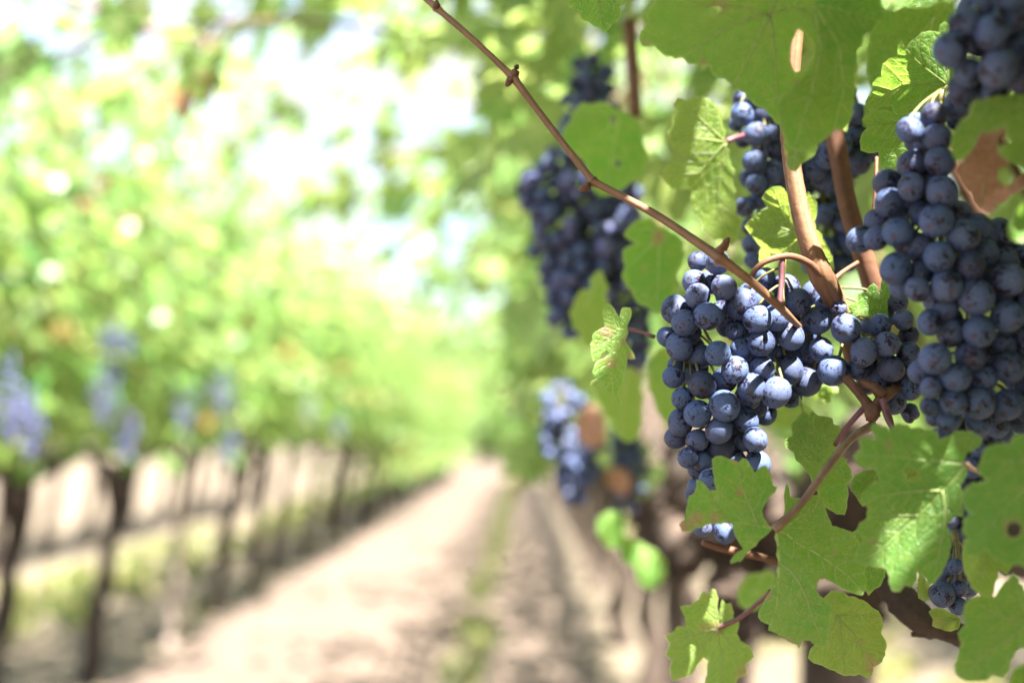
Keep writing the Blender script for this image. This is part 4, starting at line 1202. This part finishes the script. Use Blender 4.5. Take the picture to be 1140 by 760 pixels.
L('separate yellow green leaf at the bottom on a long red stalk', T(640, 560, 3.8, [(610,535),(603,440),(595,365),(580,360),(565,385),(540,370),(525,405),(490,430),(445,435),(465,480),(470,520),(430,520),(415,545),(380,560),(400,595),(385,640),(410,665),(400,700),(415,750),(445,740),(490,725),(520,680),(545,650),(565,665),(560,720),(550,760),(530,800),(600,820),(660,790),(690,740),(730,720),(725,680),(760,650),(735,600),(700,580),(685,550),(695,500),(670,480),(660,420),(640,425),(622,405),(615,440),(618,500)]),
  (797.5, 699.5), [T(640, 560, 3.8, [(600,470),(585,380)]), T(640, 560, 3.8, [(520,550),(400,565)]), T(640, 560, 3.8, [(500,630),(425,735)]), T(640, 560, 3.8, [(620,640),(620,800)]), T(640, 560, 3.8, [(670,600),(745,650)]), T(640, 560, 3.8, [(640,480),(650,425)])], .76, slope=(.1, .15), yellow=.55, stains=[(797, 699, 7, .8), (785, 697, 6, .5), (828, 748, 9, .6)],
  petiole=[(797.5, 699.5, .76), (822, 688, .755), (845, 670, .745), (858, 658, .735)], pet_r=.0012, pet_mat=PURPLE, grid=3.2)
L('dim blurred leaf behind the red stalk near the bottom', T(730, 640, 6, [(560,50),(540,130),(560,200),(620,240),(680,230),(740,160),(790,90),(810,0),(760,-40),(700,-20),(620,-10)]), (850, 640), [[(835, 668)], [(845, 655)]], .95, yellow=.35, grid=6, sec=False)
L('very large top leaf with a slit hole, lit from behind', T(710, 0, 3.93, [(450,-30),(300,-20),(180,0),(95,-20),(60,30),(30,60),(45,100),(5,170),(20,200),(75,200),(110,240),(200,255),(260,285),(310,285),(330,330),(380,345),(420,375),(470,410),(510,460),(560,480),(590,520),(640,560),(700,480),(740,330),(800,300),(900,200),(960,60),(900,-80),(750,-130),(600,-120)]),
  (857, 17), [T(710, 0, 3.93, [(480,85),(370,130),(210,245)]), T(710, 0, 3.93, [(500,220),(420,370)]), T(710, 0, 3.93, [(595,200),(610,390),(620,500)]), T(710, 0, 3.93, [(600,0),(640,-80)]), T(710, 0, 3.93, [(700,30),(850,120)]), T(710, 0, 3.93, [(450,30),(200,20)])], .605, slope=(.1, .3), cup=.05, yellow=.38,
  holes=[T(710, 0, 3.93, [(700,128),(735,150),(772,195),(765,260),(735,305),(690,315),(668,270),(672,200)]), T(710, 0, 3.93, [(305,38),(335,30),(358,30),(368,48),(345,62),(320,58)]), T(710, 0, 3.93, [(265,290),(285,286),(300,296),(290,308)])], stains=[(800, 6, 10, .7), (719, 50, 6, .4), (783, 70, 6, .6), (888, 95, 7, .4), (817, 96, 4, .6)], tooth=4, grid=3.4, side=-1)
L('smooth bluish green lobe hanging down from the top, over the shoot', T(710, 0, 3.93, [(620,430),(665,395),(715,345),(760,310),(785,250),(790,170),(760,90),(780,0),(850,-80),(960,-100),(1040,-30),(1080,75),(1040,110),(990,160),(960,230),(950,330),(945,430),(930,530),(905,562),(860,570),(830,600),(790,632),(745,655),(700,662),(660,650),(640,600),(622,540)]),
  (905, 5), [T(710, 0, 3.93, [(800,210),(760,400),(690,630)]), T(710, 0, 3.93, [(880,200),(900,400),(860,560)]), T(710, 0, 3.93, [(950,60),(1040,90)])], .590, slope=(.05, .25), yellow=.2, cup=.05, stains=[(886, 88, 5, .5)], tooth=3.2, grid=3.6)
L('narrow yellow green lobe under the big top leaf, against the shoot', T(710, 0, 3.93, [(645,600),(650,680),(665,747),(690,752),(720,715),(760,690),(790,640),(760,600),(700,590)]), (888, 158), [T(710, 0, 3.93, [(690,680),(680,740)])], .62, yellow=.5, grid=3.4)
L('bright sunlit leaf with a toothed rim left of the top right bunch', T(940, 0, 3.04, [(350,285),(356,240),(330,200),(340,150),(355,110),(358,85),(340,72),(322,85),(320,110),(285,105),(240,130),(217,150),(205,165),(195,138),(182,150),(180,190),(130,215),(125,255),(95,280),(100,305),(70,345),(80,375),(130,360),(160,360),(165,378),(110,375),(60,405),(80,430),(60,450),(55,510),(115,515),(122,550),(125,570),(150,575),(180,562),(240,512),(270,470),(300,420),(320,370)]),
  (1054, 94), [T(940, 0, 3.04, [(270,285),(200,285),(75,355)]), T(940, 0, 3.04, [(300,250),(260,220),(200,160)]), T(940, 0, 3.04, [(330,180),(345,90)]), T(940, 0, 3.04, [(300,350),(220,430),(130,560)]), {'p': T(940, 0, 3.04, [(240,400),(160,420),(70,420)])}], .655, slope=(.15, .45), cup=.1, yellow=.22, grid=2.8, wave=.003)
L('green leaf between the right edge and the dry brown leaf', T(940, 0, 3.04, [(590,310),(555,325),(500,330),(430,350),(420,390),(380,430),(360,490),(380,550),(430,510),(460,450),(545,430),(560,480),(515,510),(545,540),(590,562),(640,590),(700,560),(720,420),(680,320),(640,330)]), (1160, 135), [T(940, 0, 3.04, [(560,400),(390,500)]), T(940, 0, 3.04, [(580,350),(440,360)]), T(940, 0, 3.04, [(620,480),(600,555)])], .555, slope=(-.2, .2), yellow=.35, grid=3.6)
L('dry crumpled brown leaf among the bunches at the right edge', T(950, 100, 6, [(870,235),(840,260),(830,310),(790,350),(770,430),(740,470),(680,520),(668,545),(700,580),(730,640),(790,700),(800,750),(880,810),(930,825),(960,760),(1060,700),(1140,660),(1200,600),(1140,550),(1080,600),(1050,640),(1000,640),(960,600),(970,530),(1040,500),(1050,440),(1000,430),(960,370),(970,320),(1020,280),(1010,250),(950,262)]), (1130, 195), [T(950, 100, 6, [(960,650),(860,520),(880,260)]), T(950, 100, 6, [(900,660),(700,550)]), {'p': T(950, 100, 6, [(870,620),(850,780)])}], .572, slope=(-.2, .1), dry=1.0, wave=.009, yellow=.5, grid=3.2)
L('green leaf edge at the right border beside the shaded bunch', [(1150, 215), (1136, 228), (1128, 240), (1121, 254), (1124, 266), (1138, 270), (1165, 262), (1170, 230)], (1165, 240), [[(1126, 258)]], .55, yellow=.1, grid=4)
L('glowing yellow green leaf behind the thick striped shoot', T(800, 90, 3.455, [(215,405),(180,425),(165,450),(190,490),(150,510),(100,560),(115,580),(140,610),(165,640),(155,690),(180,720),(200,660),(330,680),(400,740),(445,730),(440,690),(410,620),(375,570),(370,540),(380,500),(365,440),(345,425),(320,480),(290,520),(270,490),(265,430),(240,405)]), (895, 262), [T(800, 90, 3.455, [(250,520),(215,420)]), T(800, 90, 3.455, [(230,560),(110,560)]), T(800, 90, 3.455, [(270,640),(180,700)]), T(800, 90, 3.455, [(380,680),(430,720)])], .745, slope=(-.35, .5), yellow=.65, grid=3.0)
L('pale dull leaf with light specks between the shoot and the slim bunch', T(720, 90, 3.8, [(130,70),(170,85),(210,65),(260,75),(300,110),(320,180),(330,250),(350,330),(365,430),(370,500),(380,560),(405,600),(390,640),(360,700),(320,670),(260,650),(230,590),(190,520),(190,465),(140,460),(80,430),(60,395),(80,360),(150,350),(215,345),(200,320),(130,300),(90,250),(110,190),(105,150)]), (808, 158), [T(720, 90, 3.8, [(250,180),(150,90)]), T(720, 90, 3.8, [(200,240),(100,245)]), T(720, 90, 3.8, [(220,390),(70,400)]), T(720, 90, 3.8, [(300,480),(350,680)])], .79, slope=(.1, .25), yellow=.72, tooth=4.5, grid=3.4, petiole=[(808, 158, .79), (822, 152, .795), (838, 150, .81)], pet_r=.0014, pet_mat=PURPLE, side=-1)
L('small toothed bright green leaf between the two big bunches', T(860, 300, 6, [(610,365),(580,335),(530,300),(505,240),(565,215),(570,160),(625,150),(640,115),(670,90),(700,110),(710,180),(722,120),(730,60),(760,75),(790,110),(790,160),(765,210),(770,280),(780,320),(720,330),(660,345)]), (972, 362), [T(860, 300, 6, [(640,240),(665,100)]), T(860, 300, 6, [(600,280),(515,245)]), T(860, 300, 6, [(720,260),(755,90)])], .712, slope=(0, .4), yellow=.05, grid=2.6)
L('small ragged leaf with brown edges hanging left of the main bunch', T(600, 320, 4.22, [(325,72),(305,90),(305,160),(310,185),(255,215),(245,300),(255,350),(285,330),(300,312),(320,290),(332,305),(310,330),(270,345),(250,400),(265,430),(245,440),(240,460),(265,470),(300,440),(310,480),(350,510),(395,558),(385,535),(370,500),(400,420),(410,370),(415,335),(452,335),(425,280),(405,250),(420,210),(415,180),(435,130),(430,95),(390,95),(378,155),(355,100)]), (699.5, 366), [T(600, 320, 4.22, [(370,190),(330,90)]), T(600, 320, 4.22, [(405,150),(410,100)]), T(600, 320, 4.22, [(380,260),(340,400),(350,500)]), T(600, 320, 4.22, [(350,230),(260,290)])], .735, slope=(.5, .2), yellow=.38, stains=[(675, 369, 8, .75), (681, 404, 7, .7), (696, 380, 5, .8), (702, 396, 4, .8), (673, 396, 4, .6), (662, 425, 4, .3)],
  petiole=[(699.5, 366, .735), (715, 370, .733), (729, 375, .73)], pet_r=.0009, pet_mat=PURPLE, grid=2.6)
L('leaf tip hanging in at the top edge right of the long shoot', T(440, 0, 2.534, [(490,-20),(488,20),(520,30),(525,55),(545,62),(560,75),(575,78),(590,95),(612,70),(640,45),(635,20),(655,5),(650,-40),(560,-80),(500,-50)]), (663, -15), [T(440, 0, 2.534, [(590,85)]), T(440, 0, 2.534, [(500,15)]), T(440, 0, 2.534, [(640,30)])], .70, slope=(0, .3), yellow=.3, grid=2.8)
L('leaf edge with a bright rim at the top edge, left of the corner bunch', T(940, 0, 3.04, [(20,-10),(50,2),(110,5),(135,28),(160,40),(200,25),(270,30),(312,15),(350,-40),(260,-80),(120,-70),(40,-50)]), (1000, -10), [T(940, 0, 3.04, [(150,25)])], .60, yellow=.2, grid=3.2)
L('blurred leaf with small dark holes in front of the large blurred bunch', T(570, 60, 4.22, [(370,235),(300,260),(270,320),(240,350),(235,440),(300,470),(340,510),(350,550),(380,640),(430,670),(510,640),(560,600),(620,560),(640,470),(620,420),(600,330),(560,290),(500,270),(420,225)]), (690, 130), [T(570, 60, 4.22, [(400,400),(300,420)]), T(570, 60, 4.22, [(480,420),(440,640)]), T(570, 60, 4.22, [(420,280),(340,270)])], .95, slope=(.1, .3), yellow=.2, tooth=6, grid=5, sec=False, holes=[T(570, 60, 4.22, [(462,290),(488,295),(486,335),(460,330)]), T(570, 60, 4.22, [(490,500),(512,505),(505,535),(488,525)])])
L('blurred toothed leaf just above and left of the main bunch', T(570, 200, 4.22, [(640,180),(560,210),(525,260),(580,300),(520,330),(530,400),(520,470),(560,520),(580,570),(640,600),(680,640),(730,590),(760,540),(770,440),(800,400),(800,280),(760,250),(690,220)]), (735, 262), [T(570, 200, 4.22, [(640,320),(540,420)]), T(570, 200, 4.22, [(690,400),(680,620)]), T(570, 200, 4.22, [(640,230),(560,240)])], .88, slope=(.2, .2), yellow=.18, tooth=5, grid=4.5, sec=False, stains=[(732, 265, 9, .9), (717, 300, 4, .6)])
L('yellowing blurred leaf below the large blurred bunch', T(570, 200, 4.22, [(420,420),(390,440),(370,510),(320,520),(290,590),(280,660),(320,720),(340,780),(400,780),(430,700),(450,600),(440,540),(435,470)]), (672, 300), [[(650, 345), (645, 375)]], 1.02, yellow=.6, tooth=5, grid=5, sec=False, slope=(.2, .2))
L('pale yellow blurred leaf hanging behind the small ragged leaf', T(600, 320, 4.22, [(290,460),(260,480),(300,560),(340,620),(370,700),(420,730),(470,700),(485,600),(480,480),(450,380),(400,370),(360,430)]), (700, 410), [[(690, 470), (695, 485)]], 1.05, yellow=.6, tooth=5, grid=5, sec=False, slope=(.2, .3))
L('blurred green leaf between the pale yellow leaf and the main bunch', [(727, 395), (722, 420), (728, 445), (738, 468), (752, 478), (764, 460), (768, 430), (760, 400), (745, 385)], (745, 388), [[(745, 430), (748, 470)]], .98, yellow=.4, grid=5, sec=False, slope=(.2, .3))
L('orange dead leaf stuck on the low blurred bunch', T(590, 430, 4.22, [(290,80),(230,130),(215,200),(240,260),(290,292),(345,275),(362,200),(345,130)]), (660, 450), [[(657, 495)]], 1.5, dry=1.0, wave=.01, yellow=1, grid=5, sec=False)
L('faint orange leaf low beside the brown trunk', [(672, 528), (682, 545), (695, 552), (703, 540), (699, 526), (685, 520)], (690, 522), [[(690, 548)]], 1.62, dry=1.0, wave=.008, yellow=1, grid=5, sec=False)
L('fresh green leaf low beside the path, left of the trunk', T(640, 560, 3.8, [(95,60),(105,150),(140,190),(190,190),(215,130),(205,50),(150,30)]), (680, 572), [[(680, 606)]], 1.3, yellow=.1, tooth=5, grid=5, sec=False)
L('fresh green leaf lowest on the trunk side, below its neighbour', T(640, 560, 3.8, [(215,140),(195,240),(250,265),(280,350),(340,365),(385,300),(375,230),(310,185),(260,155)]), (712, 605), [[(725, 650)]], 1.28, yellow=.08, tooth=5, grid=5, sec=False)
L('shrunken olive leaf under the few small berries', T(980, 590, 4.47, [(270,385),(240,405),(262,440),(258,475),(300,490),(350,503),(390,490),(402,440),(350,410),(310,388)]), (1066, 690), [T(980, 590, 4.47, [(330,440),(260,430)]), T(980, 590, 4.47, [(340,460),(300,485)])], .72, yellow=.6, stains=[(1045, 695, 8, .3)], grid=3, slope=(0, -.4))
L('narrow yellow scrap of leaf left of the few small berries', T(980, 590, 4.47, [(195,210),(185,270),(188,335),(215,352),(245,350),(250,290),(225,240)]), (1028, 645), [[(1027, 665)]], .71, yellow=.75, grid=3.4)
L('tiny sunlit leaf glowing under the main bunch', T(860, 385, 6, [(340,255),(300,295),(245,340),(290,370),(320,352),(350,382),(395,372),(392,330),(440,310),(440,280),(380,262)]), (925, 428), [[(912, 442)], [(922, 444)]], .78, yellow=.55, grid=3)
L('dull leaf between the pinkish stalk and the big lower right leaf', T(850, 420, 5.426, [(550,590),(520,655),(560,720),(600,780),(660,740),(720,620),(690,560),(610,560)]), (975, 530), [[(955, 550)]], .69, yellow=.25, grid=3.4)
L('shaded leaf tip showing under the big lower right leaf', T(830, 540, 4, [(500,195),(478,205),(490,260),(520,330),(535,470),(548,492),(575,462),(600,450),(626,372),(600,300),(560,220)]), (965, 600), [[(970, 640)]], .675, yellow=.25, grid=3.4)
L('yellow green blurred leaf behind the bottom of the main bunch', [(852, 452), (848, 465), (862, 474), (882, 476), (898, 468), (905, 455), (885, 448)], (905, 455), [[(860, 464)]], .86, yellow=.45, grid=5, sec=False)
L('broad dim green leaf filling the top between the corner bunch and the lobe', [(975, 20), (965, 60), (970, 100), (960, 140), (985, 150), (1015, 120), (1050, 110), (1075, 60), (1060, 10), (1010, -10)], (1040, 20), [[(985, 90)], [(1000, 130)]], .78, yellow=.3, grid=5, sec=False)
L('small yellow leaf scrap seen through the hole of the big lower right leaf', [(998, 515), (1004, 512), (1018, 514), (1030, 524), (1028, 545), (1012, 548), (1000, 538)], (1024, 520), [[(1008, 535)]], .66, yellow=.6, grid=3.4)
